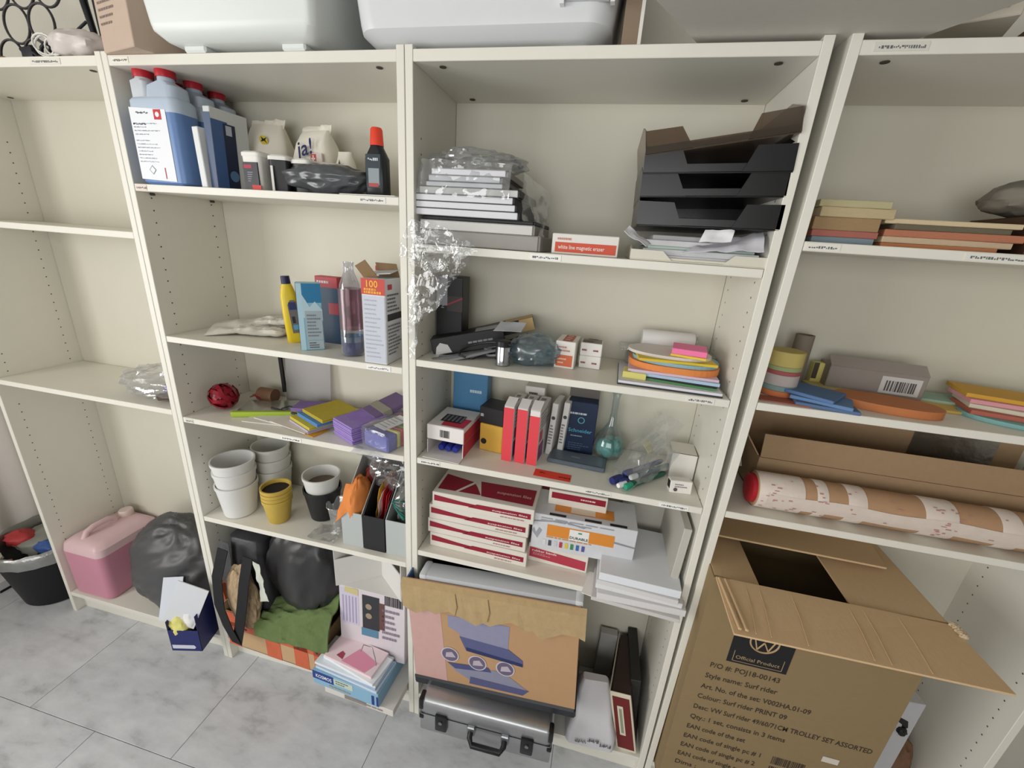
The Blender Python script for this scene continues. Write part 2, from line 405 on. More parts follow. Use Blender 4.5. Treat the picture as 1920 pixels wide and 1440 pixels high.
# ================================================================== on top of the bookcases
def ring(cx, cz, r, y, wr=.0032, n=28): return tube([(cx+r*math.cos(2*math.pi*i/n), y, cz+r*math.sin(2*math.pi*i/n)) for i in range(n)], wr, 6, True)
TOP = 2.0125
t = thing('wine_rack', 'dark grey wire rack of round rings on top of the leftmost bookcase', 'wire rack', (-1.235, .15, TOP))
RK = col('4b4a4c', .45, m=.3); R = .0475
for rr, (zz, xs) in enumerate(((.052, (-.095, 0, .095)), (.134, (-.0475, .0475)), (.216, (-.095, 0, .095)))):
    for x in xs: mo('ring', ring(x, zz, R-.001, 0), RK, t, 60)
for x in (-.095, .095): mo('foot', tube([(x, -.05, .003), (x, .05, .003)], .003, 6), RK, t)
t = thing('cable_bundle', 'black coiled cable lying on the leftmost bookcase in front of the wire rack', 'cable', (-1.06, .06, TOP))
rd = random.Random(4)
pth = [(-.075+.15*i/60+.03*math.sin(i*.55), .012*math.cos(i*.9), .02+.016*math.sin(i*.8)+.012*math.sin(i*.33)) for i in range(61)]
mo('cord', tube(pth, .004, 7), col('1c1c26', .5), t, 60)
mo('plug', bev(box(-.07, -.03, -.015, .015, .005, .04), .006, 2), col('22222c', .45), t, 50)
t = thing('white_cable', 'thin white cable looped over the black cable on the leftmost bookcase', 'cable', (-1.02, .02, TOP))
mo('cord', tube([(.035*math.cos(i*.42)+.0012*i, .008*math.sin(i*.23), .03+.022*math.sin(i*.42)) for i in range(48)], .0022, 6), col('e8e6e2', .4), t, 60)
solo('plastic_bag', 'crumpled white translucent plastic bag on top near the beige carton', 'bag', blob(.075, .05, .03, 3, .14, 2, 36, 20), col('d3cac6', .35, .05), (-.895, .03, TOP), smooth=50)
t = thing('tripod', 'black folded tripod with cords standing beside the beige carton on top', 'tripod', (-.955, .12, TOP))
for k, (a, b) in enumerate((((0, 0, .03), (-.035, 0, .30)), ((.01, .01, .03), (.02, .01, .30)), ((.025, -.005, .03), (.035, 0, .28)))):
    mo('leg', tube([a, ((a[0]+b[0])/2-.006, a[1], .16), b], [.006, .009, .012], 8), col('17171f', .4), t, 60)
mo('strap', tube([(.05, 0, .04), (.062, -.005, .09), (.052, 0, .13), (.03, 0, .15)], .003, 6), col('5c5860', .5), t, 60)
mo('cord', tube([(-.03, 0, .12), (-.07, -.01, .09), (-.085, -.02, .04), (-.08, -.02, .012)], .0035, 6), col('20202a', .5), t, 60)
b = Bx('wooden_board', 'brown wooden board lying at the left end on top of the leftmost bookcase', 'board', .34, .22, .018, (-1.36, .03, TOP), col('7d5b44', .6, .15, .1, 8, st=(1, 12, 1)), rz=4)
b = Bx('pale_carton', 'narrow pale carton standing left of the printed beige carton on top', 'carton', .028, .18, .3, (-.802, .03, TOP), col('d8cfc8', .7, .04))
b = Bx('beige_carton', 'beige carton with lines of print, between the tripod and the white tub', 'carton', .135, .18, .34, (-.714, -.022, TOP), col('c0ab9a', .8, .06, .05, 40), rz=-13.5)
b.ln('f', .12, .50, .62, .74, 4, col('8d7c72', .8), 5, fill=.35); b.ln('f', .10, .14, .62, .46, 8, col('8d7c72', .8), 6, fill=.32)
def tub(name, label, x0, x1, y0, y1, h, mat, under=.03, rr=.03, rim=True, taper=.012, chamfer=.02):
    w2, d2 = (x1-x0)/2, (y1-y0)/2
    t = thing(name, label, 'storage box', ((x0+x1)/2, (y0+y1)/2, TOP))
    z0 = .012
    mo('tub', loft([(z0, w2-under-.012, d2-under-.012, rr), (z0+.004, w2-under, d2-under, rr), (z0+under*.6, w2-taper*1.2, d2-taper*1.2, rr), (z0+under, w2-taper, d2-taper, rr), (h, w2+.01, d2+.01, rr)], 6), mat, t, 40)
    for sx in (-1, 1):
        for sy in (-1, 1): mo('foot', bev(box(sx*(w2-.09)-.03, sx*(w2-.09)+.03, sy*(d2-under-.04)-.02, sy*(d2-under-.04)+.02, 0, z0+.003), .004), mat, t)
    mo('lid', loft([(h, w2+.016, d2+.016, rr), (h+.012, w2+.016, d2+.016, rr), (h+.018, w2+.006, d2+.006, rr)], 6), col('e8e9e8', .35), t, 40)
    return t
tub('storage_tub', 'solid white plastic storage tub on top of the bookcase of flower pots', -.612, -.172, -.052, .262, .27, col('dfe3e0', .32, .01), rr=.018)
t = tub('storage_tub', 'milky translucent storage tub with ribs on top, above the shrink-wrapped pads', -.125, .435, -.02, .272, .27, col('d6d8da', .25, .02), under=.035, rr=.05)
for x in (.17, .262): mo('rib', box(x-.004, x+.004, -.1485, -.135, .055, .26), col('e3e5e7', .25), t)
mo('rib', bev(box(.174, .258, -.1475, -.13, .062, .09), .003), col('cfd1d3', .3), t)
b = Bx('brown_carton', 'brown carton with a white edge standing right of the milky tub on top', 'carton', .036, .2, .26, (.458, .02, TOP), col('8d7a68', .8, .06)); b.pr('f', .82, 0, 1, 1, col('e6e2da', .6), 'edge')
# wide grey panel lying across two bookcases, sticking out over the front
P = [(.62, .27), (.582, .03), (.502, -.105), (.445, -.20), (1.06, -.20), (.99, -.068), (.93, .035), (.90, .27)]
solo('grey_tabletop', 'wide matt grey panel lying on top across the two right bookcases and jutting forward', 'panel', prism(P[::-1], 0, .02), col('cbc7bf', .75, .04, .02, 60), (0, 0, 2.0205))
b = Bx('long_white_carton', 'white flat carton on top, right of the grey panel', 'carton', .11, .2, .045, (1.005, .02, 2.0405), col('cfc8ba', .7, .05), rz=-22)
b.ln('f', .1, .2, .9, .7, 2, col('a59c8e', .8), 3)
solo('red_wood_frame', 'dark red polished wooden frame at the top right corner', 'frame', join(bev(box(-.02, .40, 0, .03, 0, .05), .004), bev(box(-.02, .40, .2, .23, 0, .05), .004), bev(box(-.02, .01, .03, .2, 0, .05), .004)), col('5a1f1b', .25, .2, 0, 15), (1.135, .02, TOP), -12)
# ================================================================== leftmost bookcase
t = thing('film_bag', 'clear plastic bag holding purple things on the lower shelf of the leftmost bookcase', 'bag', (-.955, .1, 1.07))
mo('film', blob(.13, .085, .05, 8, .2, 2.2, 44, 26, fold=(1, .3, .5), fk=2.5), film('f4f4f6', .14, .1, .99), t, 50)
mo('film_tail', sheet((-.04, .02, .05), (.10, .02, .06), (.13, .06, .15), (.02, .06, .13), 14, 12, .012, 22, 4), FILMW, t, 50)
mo('purple_insert', bev(box(.01, .105, -.02, .02, .012, .042), .006, 2), col('5a4490', .5, .2, .2, 30), t)
mo('brown_insert', xf(bev(box(-.05, .05, -.012, .012, 0, .02), .004), (.085, -.045, .012), rz=D2(15), ry=D2(-8)), col('5b463f', .6, .2), t)
# pink canister
t = thing('canister', 'pink plastic canister of liquid with a moulded handle, on the floor of the leftmost bookcase', 'canister', (-1.475, .135, .1065))
PK = col('c98a9d', .35, .02); PKT = col('d8b9bd', .3, .02)
mo('filled_body', loft([(0, .095, .115, .03), (.006, .103, .123, .03), (.215, .105, .125, .03)], 6, True, False), PK, t, 40)
mo('shoulder', loft([(.215, .105, .125, .03), (.245, .102, .121, .034), (.262, .082, .104, .034), (.266, .06, .085, .03)], 6, False, True), PKT, t, 40)
mo('handle', tube([(-.02, -.085, .258), (-.02, -.07, .283), (-.02, -.045, .292), (-.02, .01, .292), (-.02, .03, .283), (-.02, .035, .258)], .0115, 10), PKT, t, 60)
c = mo('cap', xf(lathe([(.024, 0), (.026, .004), (.026, .026), (.023, .03), (.012, .03)], 24), (-.02, .08, .262)), col('dcc9c2', .4), t, 40)
solo('rubbish_bag', 'dark grey filled rubbish bag slumped out of the leftmost bookcase', 'rubbish bag', blob(.225, .13, .225, 11, .075, 1.2, 90, 60, zlift=.185, ridge=.7, fold=(.8, .1, .6), fk=2.8, oc=2), col('48484a', .42, .06, .03, 30, sp=.5), (-1.065, .112, .1065), smooth=70)
# blue box of tissues
t = thing('tissue_box', 'dark blue open box with white lid and yellow wrapping, leaning at the bookcase upright', 'box', (-.882, -.082, .1065), 14)
NB = col('232a66', .45, .05); wv = .055
mo('carton', join(box(-wv, wv, 0, .002, 0, .10), box(-wv, -wv+.002, 0, .1, 0, .14), box(wv-.002, wv, 0, .1, 0, .17), box(-wv, wv, .098, .1, 0, .17), box(-wv, wv, 0, .1, 0, .002)), NB, t)
mo('lid_flap', xf(box(-wv, wv, -.0015, .0015, 0, .19), (-.018, .012, .12), rx=D2(-3), ry=D2(24)), col('dadde2', .6), t)
mo('lid_flap', xf(box(-.055, .02, -.0015, .0015, 0, .15), (-.04, .02, .13), rx=D2(-30), ry=D2(-6)), col('cfd4de', .6), t)
mo('wrapping', xf(blob(.035, .03, .05, 5, .25, 2, 24, 16), (-.02, .03, .055)), col('e3dd84', .5, .2), t, 50)
mo('tissue', xf(blob(.026, .022, .045, 15, .2, 2, 24, 16), (.02, .03, .09)), col('f1f0ee', .7), t, 50)
mo('print', ([(-.05, -.0008, .012), (.03, -.0008, .012), (.036, -.0008, .02), (.03, -.0008, .03), (-.05, -.0008, .03)], [(0, 1, 2, 3, 4)]), col('cfd2e2', .6), t)
# waste bin
t = thing('waste_bin', 'black waste bin with a grey liner beside the leftmost bookcase', 'bin', (-1.80, .095, 0))
mo('bucket', lathe([(.12, 0), (.128, .004), (.172, .262), (.176, .27), (.176, .28), (.168, .28), (.166, .265), (.122, .012)], 40, True), col('18181b', .5, .05), t, 40)
lv = lathe([(.181, .235), (.184, .27), (.182, .292), (.174, .296), (.16, .27), (.13, .12)], 64, False)
lv = ([(x*(1+.03*noise.noise((x*30, y*30, z*30))), y*(1+.03*noise.noise((x*30+5, y*30, z*30))), z+.014*noise.noise((x*22, y*22, z*9))) for x, y, z in lv[0]], lv[1])
mo('liner', lv, film('aab0aa', .38, .3, .8), t, 60)
for nm, cl, lc, rr in (('red_wrapper', 'b23a3c', (-.09, -.04, .235), (.06, .04, .035)), ('purple_wrapper', '6b3b52', (.03, .06, .22), (.07, .05, .04)), ('blue_wrapper', '3f5f9e', (.06, -.04, .235), (.06, .03, .025)), ('grey_wrapper', '8b8d86', (-.02, .02, .21), (.11, .10, .04))):
    mo(nm, xf(blob(*rr, seed=len(nm), amp=.2, fr=2, nu=24, nv=16), lc), col(cl, .45, .2, .2, 25), t, 50)
mo('liner_tie', xf(ribbon([(-.05, -.03, .02), (-.02, -.035, .03), (.05, -.03, .012), (.1, 0, .02)], (0, 0, 1), .024), (-.05, -.145, .25)), col('d77a60', .5), t)
mo('paper_scrap', xf(blob(.04, .02, .022, 2, .4, 3, 20, 12), (-.03, -.165, .262)), col('e9e4cf', .6), t, 50)
b = Bx('floor_box', 'small white box on the floor at the left edge behind the bin', 'box', .10, .12, .05, (-2.045, -.02, 0), col('dcdad8', .5)); b.pr('f', 0, 0, 1, .25, BLACK); b.pr('r', 0, 0, 1, .25, BLACK)
# ================================================================== second bookcase, top shelf
Z = 1.7285
def dosing_bottle(label, x, y, withprint):
    t = thing('dosing_bottle', label, 'bottle', (x, y, Z), group='twin-neck dosing bottles')
    w2, d2 = .073, .036
    mo('filled_body', loft([(0, w2-.006, d2-.006, .02), (.006, w2, d2, .02), (.165, w2, d2, .02)], 5, True, False), col('6483b4', .3, .04), t, 40)
    mo('shoulder', loft([(.165, w2, d2, .02), (.19, w2, d2, .02), (.197, w2-.004, d2-.004, .02), (.2, w2-.03, d2-.006, .018, .02, 0), (.225, w2-.032, d2-.008, .018, .022, 0), (.238, .018, .018, .017, .022, 0), (.25, .0175, .0175, .0170, .022, 0)], 5, False, True), col('bccadb', .3, .03), t, 45)
    mo('dosing_chamber', loft([(.192, .024, .024, .012, -.046, 0), (.236, .024, .024, .012, -.046, 0), (.243, .018, .018, .017, -.046, 0), (.25, .0175, .0175, .0170, -.046, 0)], 5), col('cdd3da', .3), t, 45)
    for cx in (.022, -.046):
        c = mo('cap', xf(lathe([(.021, 0), (.0215, .003), (.0215, .02), (.019, .025)], 24), (cx, 0, .246)), col('b5202f', .4), t, 40)
    if withprint:
        P_ = col('e9ebf0', .5); lx0, lx1 = -.066, .044
        V = [(lx0, -d2-.0009, .012), (lx1, -d2-.0009, .008), (lx1, -d2-.0009, .17), (lx0, -d2-.0009, .175)]
        lb = mo('label', (V, [(0, 1, 2, 3)]), P_, t)
        mo('print_block', ([(.008, -d2-.0014, .148), (.03, -d2-.0014, .148), (.03, -d2-.0014, .17), (.008, -d2-.0014, .17)], [(0, 1, 2, 3)]), col('c4282f', .5), lb)
        mo('emblem', xf(lathe([(.006, 0), (.006, .0002)], 10), (.019, -d2-.0015, .159), rx=D2(90)), P_, lb)
        for i in range(11): scribble(lb, (lx0+.006, -d2-.0014, .138-.008*i-(.006 if i > 3 else 0)), (1, 0, 0), (0, 0, 1), random.Random(i).uniform(.03, .08), .0022, i, col('8b919c', .6), 'small_print')
        scribble(lb, (lx0+.02, -d2-.0014, .16), (1, 0, 0), (0, 0, 1), .035, .005, 77, col('4b4c58', .6), 'small_print')
        scribble(lb, (lx0+.006, -d2-.0014, .136), (1, 0, 0), (0, 0, 1), .04, .004, 78, col('4b4c58', .6), 'small_print')
        dm = [(-.026+.011*c_, -d2-.0014, .034+.011*s_) for c_, s_ in ((0, -1), (1, 0), (0, 1), (-1, 0))]; dn = [(-.026+.0085*c_, -d2-.0016, .034+.0085*s_) for c_, s_ in ((0, -1), (1, 0), (0, 1), (-1, 0))]
        mo('hazard_mark', (dm, [(0, 1, 2, 3)]), col('8e8f96', .6), lb); mo('hazard_mark', (dn, [(0, 1, 2, 3)]), P_, lb)
        mo('print_line', ([(.012, -d2-.0014, .014), (.015, -d2-.0014, .014), (.015, -d2-.0014, .04), (.012, -d2-.0014, .04)], [(0, 1, 2, 3)]), col('b8485a', .6), lb)
    else:
        mo('label', ([(.0, -d2-.0009, .02), (.06, -d2-.0009, .02), (.06, -d2-.0009, .15), (.0, -d2-.0009, .15)], [(0, 1, 2, 3)]), col('dfe2e8', .5), t)
dosing_bottle('front red-capped dosing bottle of blue liquid with the large white label', -.684, .038, True)
dosing_bottle('middle red-capped dosing bottle, directly behind the one with the large label', -.69, .118, False)
dosing_bottle('rearmost red-capped dosing bottle, against the back of the top shelf', -.70, .198, False)
Bx('slipcase', 'thin white slipcase standing right of the front dosing bottle', 'case', .02, .13, .138, (-.568, .012, Z), col('dfe1e1', .55), rz=-6, ry=-2)
b = Bx('boxed_filter', 'blue and grey packet with a round motif standing beside the thin white slipcase', 'packet', .022, .105, .185, (-.546, .022, Z), col('c9cccc', .5), rz=-5, ry=2)
b.pr('f', 0, 0, 1, .93, col('4c5b78', .4)); b.pr('r', 0, 0, .42, .86, col('3c5a8c', .35)); b.pr('r', .3, .0, .62, .84, col('17233f', .35), k=1.5); b.pr('r', .36, .7, .52, .82, col('aeb6c4', .5), k=2)
mo('motif', xf(lathe([(.013, 0), (.013, .0004)], 20), (.0122, .05, .035), ry=D2(90)), col('4f7397', .35), b.o)
def squat_tub(label, x, y, r, h, lid, mat, red=False):
    t = thing('squat_tub', label, 'tub', (x, y, Z), 40, group='small lidded tubs')
    mo('tub', loft([(0, r*.86, r*.86, r*.35), (h, r, r, r*.4)], 5), mat, t, 40)
    mo('lid', loft([(h, r*1.06, r*1.06, r*.42), (h+.008, r*1.06, r*1.06, r*.42), (h+.012, r*.9, r*.9, r*.4)], 5), lid, t, 40)
    return t
LW = col('e4e2dc', .45)
t = squat_tub('white tub with a black label, frontmost of the small tubs beside the blue packet', -.432, .05, .027, .078, LW, LW)
t.rotation_euler.z = 0
mo('label', box(-.021, .021, -.0285, -.026, .002, .064), col('23222b', .4), t); mo('print', box(-.018, .004, -.0289, -.0284, .05, .058), col('a8324a', .5), t); mo('print', box(.0, .026, -.0289, -.0284, .0, .012), col('c93a36', .5), t)
for i in range(5): mo('print', box(-.010, -.002+.002*i, -.0289, -.0284, .02+.005*i, .0218+.005*i), col('8a8896', .5), t)
t = squat_tub('black tub with white side seams, second of the small tubs', -.372, .065, .026, .074, LW, col('232225', .4)); t.rotation_euler.z = .2
mo('label', box(-.018, -.012, -.0285, -.0258, .0, .06), col('d9d7d4', .4), t)
t = squat_tub('black tub with a red mark, third of the small tubs', -.318, .082, .026, .07, LW, col('29282a', .4)); t.rotation_euler.z = 0
mo('print', box(-.012, -.002, -.0282, -.0258, .02, .03), col('b23a30', .5), t)
squat_tub('white lidded tub half hidden behind the black pouch on the top shelf', -.275, .13, .03, .07, LW, LW)
def paper_bag(name, label, x, y, w2, d2, h, seed, tilt=0, fold=True):
    t = thing(name, label, 'bag', (x, y, Z), tilt); PB = col('e8e3d6', .6, .05, .1, 30)
    vf = loft([(0, w2-.004, d2-.004, .012), (.006, w2, d2, .014), (h*.55, w2*1.02, d2*1.04, .02), (h*.75, w2*.9, d2*.8, .02), (h*.88, w2*.75, d2*.4, .012), (h*.95, w2*.7, .006, .004)], 6)
    vf = ([(p[0]+.004*noise.noise((p[0]*40+seed, p[1]*40, p[2]*40)), p[1]+.006*noise.noise((p[0]*35, p[1]*35+seed, p[2]*35)), p[2]) for p in vf[0]], vf[1])
    mo('paper_sack', vf, PB, t, 40)
    if fold: mo('folded_top', sheet((-w2*.75, 0, h*.93), (w2*.75, 0, h*.9), (w2*.8, .006, h*1.03), (-w2*.8, .006, h*1.0), 12, 4, .006, 45, seed, .0015), PB, t, 40)
    return t
t = paper_bag('sugar_bag', 'opened white paper bag with a black bird on a yellow spot, behind the small tubs', -.515, .195, .062, .04, .195, 2, 8)
mo('emblem', xf(lathe([(.012, 0), (.012, .0004)], 14), (.008, -.0405, .140), rx=D2(112)), col('d8c04a', .5), t)
mo('print', xf(prism([(-.009, -.004), (.002, -.002), (.008, -.009), (.005, 0), (.011, .007), (.001, .003), (-.004, .009), (-.004, .001)], 0, .0004), (.008, -.0413, .1403), rx=D2(112)), BLACK, t)
t = paper_bag('flour_bag', 'white paper bag lettered ja! standing behind the black pouch', -.355, .185, .06, .038, .18, 7, -6)
wrap_text(t, 'ja!', (-.024, -.0485, .098), (.98, 0, .2), (-.2, .2, .96), .058, col('23275a', .5), None)
mo('print', box(.018, .054, -.048, -.0425, .082, .108), col('d5c9c0', .5), t); mo('print', box(.018, .036, -.0486, -.0432, .082, .106), col('b9443c', .5), t)
mo('emblem', box(.0255, .0285, -.0492, -.0486, .086, .103), PAPER, t); mo('emblem', box(.021, .033, -.0492, -.0486, .0925, .0965), PAPER, t)
t = paper_bag('small_paper_bag', 'small white paper bag with a black three-pointed mark, right of the ja! bag', -.262, .17, .028, .025, .125, 9, 0, False)
mo('print', xf(prism([(0, .012), (-.0025, .002), (-.011, -.006), (0, -.0015), (.011, -.006), (.0025, .002)], 0, .0004), (0, -.0275, .085), rx=D2(90)), BLACK, t)
solo('black_pouch', 'shiny dark grey plastic pouch lying on the top shelf in front of the paper bags', 'pouch', blob(.115, .052, .034, 21, .2, 1.3, 70, 40, ridge=.5, oc=2), col('4a4d50', .22, .05, .05, 20, sp=.6), (-.228, .052, Z+.0005), smooth=60)
t = thing('cleaner_bottle', 'slim black bottle with an orange-red cap at the right end of the top shelf', 'bottle', (-.098, .05, Z), 0)
mo('bottle', loft([(0, .026, .016, .012), (.004, .028, .018, .012), (.085, .027, .018, .012), (.108, .016, .014, .0125), (.118, .0125, .0125, .012)], 5), col('1d1f23', .3), t, 40)
mo('cap', loft([(.112, .0155, .0155, .0145), (.146, .0135, .0135, .0125), (.15, .011, .011, .01)], 6), col('e2452f', .4), t, 40)
mo('label', box(-.02, .018, -.0192, -.0178, .02, .092), col('2f3a42', .35), t); mo('print', box(-.014, .014, -.0197, -.0191, .026, .062), col('8d979c', .35), t); mo('print', box(-.014, .012, -.0199, -.0191, .022, .03), col('a84a48', .4), t)
scribble(t, (-.014, -.0198, .078), (1, 0, 0), (0, 0, 1), .026, .006, 5, col('c9cdd2', .5), 'small_print')
stk('paper_sheet', 'white paper sheet under the black bottle on the top shelf', 'paper', -.17, -.022, -.004, .09, Z, Z+.0012, PAPER, -4)
# ------------------------------------------------------------------ second shelf
Z = 1.3155
def pouch(name, label, p, th, mat, seed, amp=.004, cat='packet'):
    """soft flat packet between four floor corners (x, y, z)"""
    g = join(sheet(*[(x, y, z+th) for x, y, z in p], nx=14, ny=10, amp=amp, fr=22, seed=seed, edge=.002))
    v, f = sheet(*[(x, y, z+th) for x, y, z in p], nx=14, ny=10, amp=amp, fr=22, seed=seed, th=0)
    base = [(x, y, min(p[0][2], p[1][2], p[2][2], p[3][2])+.0003 if th < .03 else z) for x, y, z in v]
    nx, ny = 14, 10; n = len(v); rim = [i for i in range(nx+1)]+[j*(nx+1)+nx for j in range(1, ny+1)]+[ny*(nx+1)+i for i in range(nx-1, -1, -1)]+[j*(nx+1) for j in range(ny-1, 0, -1)]
    cx = sum(q[0] for q in p)/4; cy = sum(q[1] for q in p)/4; m = len(rim)
    v2 = []
    for k, q in enumerate(v):
        i, j = k % (nx+1), k//(nx+1); e = min(i/nx, 1-i/nx, j/ny, 1-j/ny)*4; e = min(1, e+.25)
        zb = [p[0][2]*(1-i/nx)*(1-j/ny)+p[1][2]*i/nx*(1-j/ny)+p[2][2]*i/nx*j/ny+p[3][2]*(1-i/nx)*j/ny][0]
        v2.append((q[0]-cx, q[1]-cy, zb+(q[2]-zb)*e))
    lo = [(q[0]-cx, q[1]-cy, p[0][2]*(1-(k % (nx+1))/nx)*(1-(k//(nx+1))/ny)+p[1][2]*((k % (nx+1))/nx)*(1-(k//(nx+1))/ny)+p[2][2]*((k % (nx+1))/nx)*((k//(nx+1))/ny)+p[3][2]*(1-(k % (nx+1))/nx)*((k//(nx+1))/ny)) for k, q in enumerate(v)]
    zmin = min(q[2] for q in lo)
    V = [(a, b_, c-zmin) for a, b_, c in v2]+[(a, b_, c-zmin) for a, b_, c in lo]
    F = f+[tuple(i+n for i in reversed(q)) for q in f]+[(rim[i], rim[i]+n, rim[(i+1) % m]+n, rim[(i+1) % m]) for i in range(m)]
    return solo(name, label, cat, (V, F), mat, (cx, cy, zmin), smooth=40)
PW = col('d6d2c8', .6, .04, .1, 25)
def pad(w, d, h, seed, nx=20, ny=14, amp=.006):
    """puffed flat packet, wrinkled, standing on z=0"""
    v, f = [], []
    for s in (1, -1):
        for j in range(ny+1):
            for i in range(nx+1):
                u, q = 2*i/nx-1, 2*j/ny-1; e = max(0, (1-abs(u)**5)*(1-abs(q)**5))**.5
                n_ = noise.noise((u*3+seed, q*3, s*.5))+.6*noise.noise((u*7, q*6+seed, s))
                z_ = h*.5+s*(h*.5*e*(.8+.2*n_))+(amp*n_*e if s > 0 else 0)
                v.append((u*w/2*(1-.03*abs(q)**3)+.004*noise.noise((q*3, seed, 1)), q*d/2+.004*noise.noise((u*3, seed, 4)), max(0, z_)))
    m = (nx+1)*(ny+1)
    for k in range(2):
        for j in range(ny):
            for i in range(nx):
                a = k*m+j*(nx+1)+i; q = (a, a+1, a+nx+2, a+nx+1); f.append(q if k == 0 else q[::-1])
    rim = [i for i in range(nx+1)]+[j*(nx+1)+nx for j in range(1, ny+1)]+[ny*(nx+1)+i for i in range(nx-1, -1, -1)]+[j*(nx+1) for j in range(ny-1, 0, -1)]
    f += [(rim[i], rim[i]+m, rim[(i+1) % len(rim)]+m, rim[(i+1) % len(rim)]) for i in range(len(rim))]
    return v, f
solo('dust_bag', 'flat white vacuum bag lying rearmost on the left of the second shelf', 'packet', pad(.23, .12, .022, 3), PW, (-.63, .155, Z+.012), 30, smooth=50, ry=-7, rx=8)
solo('dust_bag', 'folded white vacuum bag lying beside the yellow bottle', 'packet', pad(.16, .10, .032, 5), PW, (-.565, .145, Z+.0005), 12, smooth=50)
solo('dust_bag', 'small folded white bag on top of the vacuum bags', 'packet', pad(.11, .07, .018, 9), col('dedbd3', .6, .04), (-.54, .165, Z+.034), 20, smooth=50)
t = thing('scouring_bottle', 'yellow scouring-cream bottle with a dark blue cap on the second shelf', 'bottle', (-.428, .115, Z), 38, ry=-4)
mo('bottle', loft([(0, .021, .015, .012), (.004, .0235, .017, .013), (.09, .0235, .017, .013), (.14, .0215, .016, .013), (.165, .016, .013, .012), (.176, .012, .012, .011)], 5), col('dfc22f', .35), t, 40)
mo('cap', loft([(.174, .0125, .0125, .011), (.196, .0115, .0115, .01)], 5), col('23264a', .4), t, 40)
mo('label', prism([(-.004, .03), (.018, .03), (.018, .115), (.012, .128), (.002, .128), (-.006, .115)], 0, .0006), col('6d6668', .4), t).matrix_local = Matrix.Translation((0, -.0182, 0)) @ Matrix.Rotation(D2(90), 4, 'X') @ Matrix.Scale(1, 4)
mo('print', box(-.003, .016, -.0194, -.0187, .1, .122), col('2e3462', .4), t); mo('print', box(.0, .016, -.0194, -.0187, .04, .055), col('5aa0b8', .4), t); mo('print', box(.0, .008, -.0194, -.0187, .06, .08), col('2a2a30', .4), t)
b = Bx('salt_packet', 'light blue packet with a white splash, corner towards the room, beside the water bottle', 'packet', .062, .046, .188, (-.322, .052, Z), col('8fc0d6', .4), rz=38)
b.pr('f', 0, .0, .22, 1, col('b6d9e6', .4)); b.pr('f', .22, .72, 1, 1, col('2f7ba8', .4)); b.poly('f', [(.22, .5), (1, .45), (1, .62), (.72, .74), (.5, .66), (.22, .84)], col('b9d4dd', .4), k=1.5); b.pr('f', .28, .16, .97, .6, col('a8b6be', .5), k=2); b.pr('f', .3, .02, .97, .15, col('aab7be', .5), k=2)
b.ln('f', .34, .2, .94, .56, 7, col('7b8790', .6), 3, k=3); b.ln('f', .36, .03, .8, .13, 3, col('4b5660', .6), 4, k=3)
b.pr('l', 0, 0, 1, 1, col('86a9bd', .4)); b.poly('l', [(.1, .3), (.5, .18), (.95, .35), (.9, .6), (.6, .48), (.2, .62)], col('56626c', .5), k=2); b.poly('l', [(.5, .8), (.95, .78), (.95, .95), (.6, .97)], col('dcd66a', .5), k=2)
b = Bx('red_packet', 'red packet standing behind the light blue packet', 'packet', .075, .03, .2, (-.333, .145, Z), col('b04048', .45)); b.ln('f', .1, .88, .9, .96, 1, col('e8cfd0', .6), 3); b.pr('f', 0, 0, 1, .84, col('2c4560', .4)); b.pr('r', 0, 0, 1, .84, col('2a4a6a', .4)); b.pr('f', .55, .45, 1, .62, col('a83a44', .4), k=2)
t = thing('water_bottle', 'clear plastic bottle with blue liquid in the bottom, beside the box marked 100', 'bottle', (-.199, .06, Z))
PET = film('e9eaf0', .12, .06, .97, 12, .1)
mo('bottle', lathe([(.018, 0), (.028, .003), (.0305, .012), (.0305, .09), (.0285, .11), (.0305, .13), (.0305, .16), (.026, .195), (.016, .222), (.0125, .232), (.0125, .248), (.0135, .249), (.0135, .254), (.0115, .254)], 32, False), PET, t, 50)
mo('liquid', lathe([(.017, .003), (.0265, .005), (.0293, .013), (.0293, .04)], 28), col('12296e', .15, sp=.5), t, 40)
mo('liquid_foam', lathe([(.0293, .0402), (.0293, .055)], 28, False), film('3f9bd0', .35, .1, .8, 10, 0), t, 40)
mo('label', lathe([(.0309, .075), (.0309, .185)], 28, False), film('c9a4ae', .05, .3, .93, 10, 0), t, 40)
b = Bx('trash_bag_box', 'tall grey and white box marked 100 with torn open brown top flaps', 'box', .066, .088, .222, (-.098, .006, Z), col('d2d4d8', .45, .02), rz=0)
b.pr('f', 0, .82, 1, 1, col('c2483f', .45)); b.tx('f', .16, .905, .024, '100', col('f0b73a', .5), .55); b.ln('f', .12, .83, .9, .895, 2, col('eaa23a', .5), 3, fill=.8); b.pr('f', .04, .02, .96, .8, col('c3c7d2', .45)); b.ln('f', .1, .06, .9, .78, 14, col('aeb3bf', .5), 8, fill=.3)
b.pr('r', .15, .88, .4, .94, col('b84450', .5)); b.pr('r', .1, .52, .98, .6, col('33343c', .5)); b.ln('r', .1, .62, .95, .84, 5, col('6e7078', .5), 5); b.ln('r', .1, .1, .95, .48, 9, col('7d7f86', .5), 6)
mo('flap', xf(box(-.033, .0, -.001, .001, 0, .055), (0, .03, .221), rx=D2(20), ry=D2(-30)), col('8d7353', .8), b.o)
mo('flap', xf(box(-.03, .03, -.001, .001, 0, .04), (0, .086, .221), rx=D2(25)), col('8a7152', .8), b.o); mo('flap', xf(box(-.033, .033, 0, .05, -.001, .001), (0, .03, .232), rx=D2(8), ry=D2(-6)), col('c8cacf', .5), b.o)
t = thing('spray_bottle', 'red spray nozzle bottle standing behind the box marked 100', 'bottle', (-.165, .18, Z))
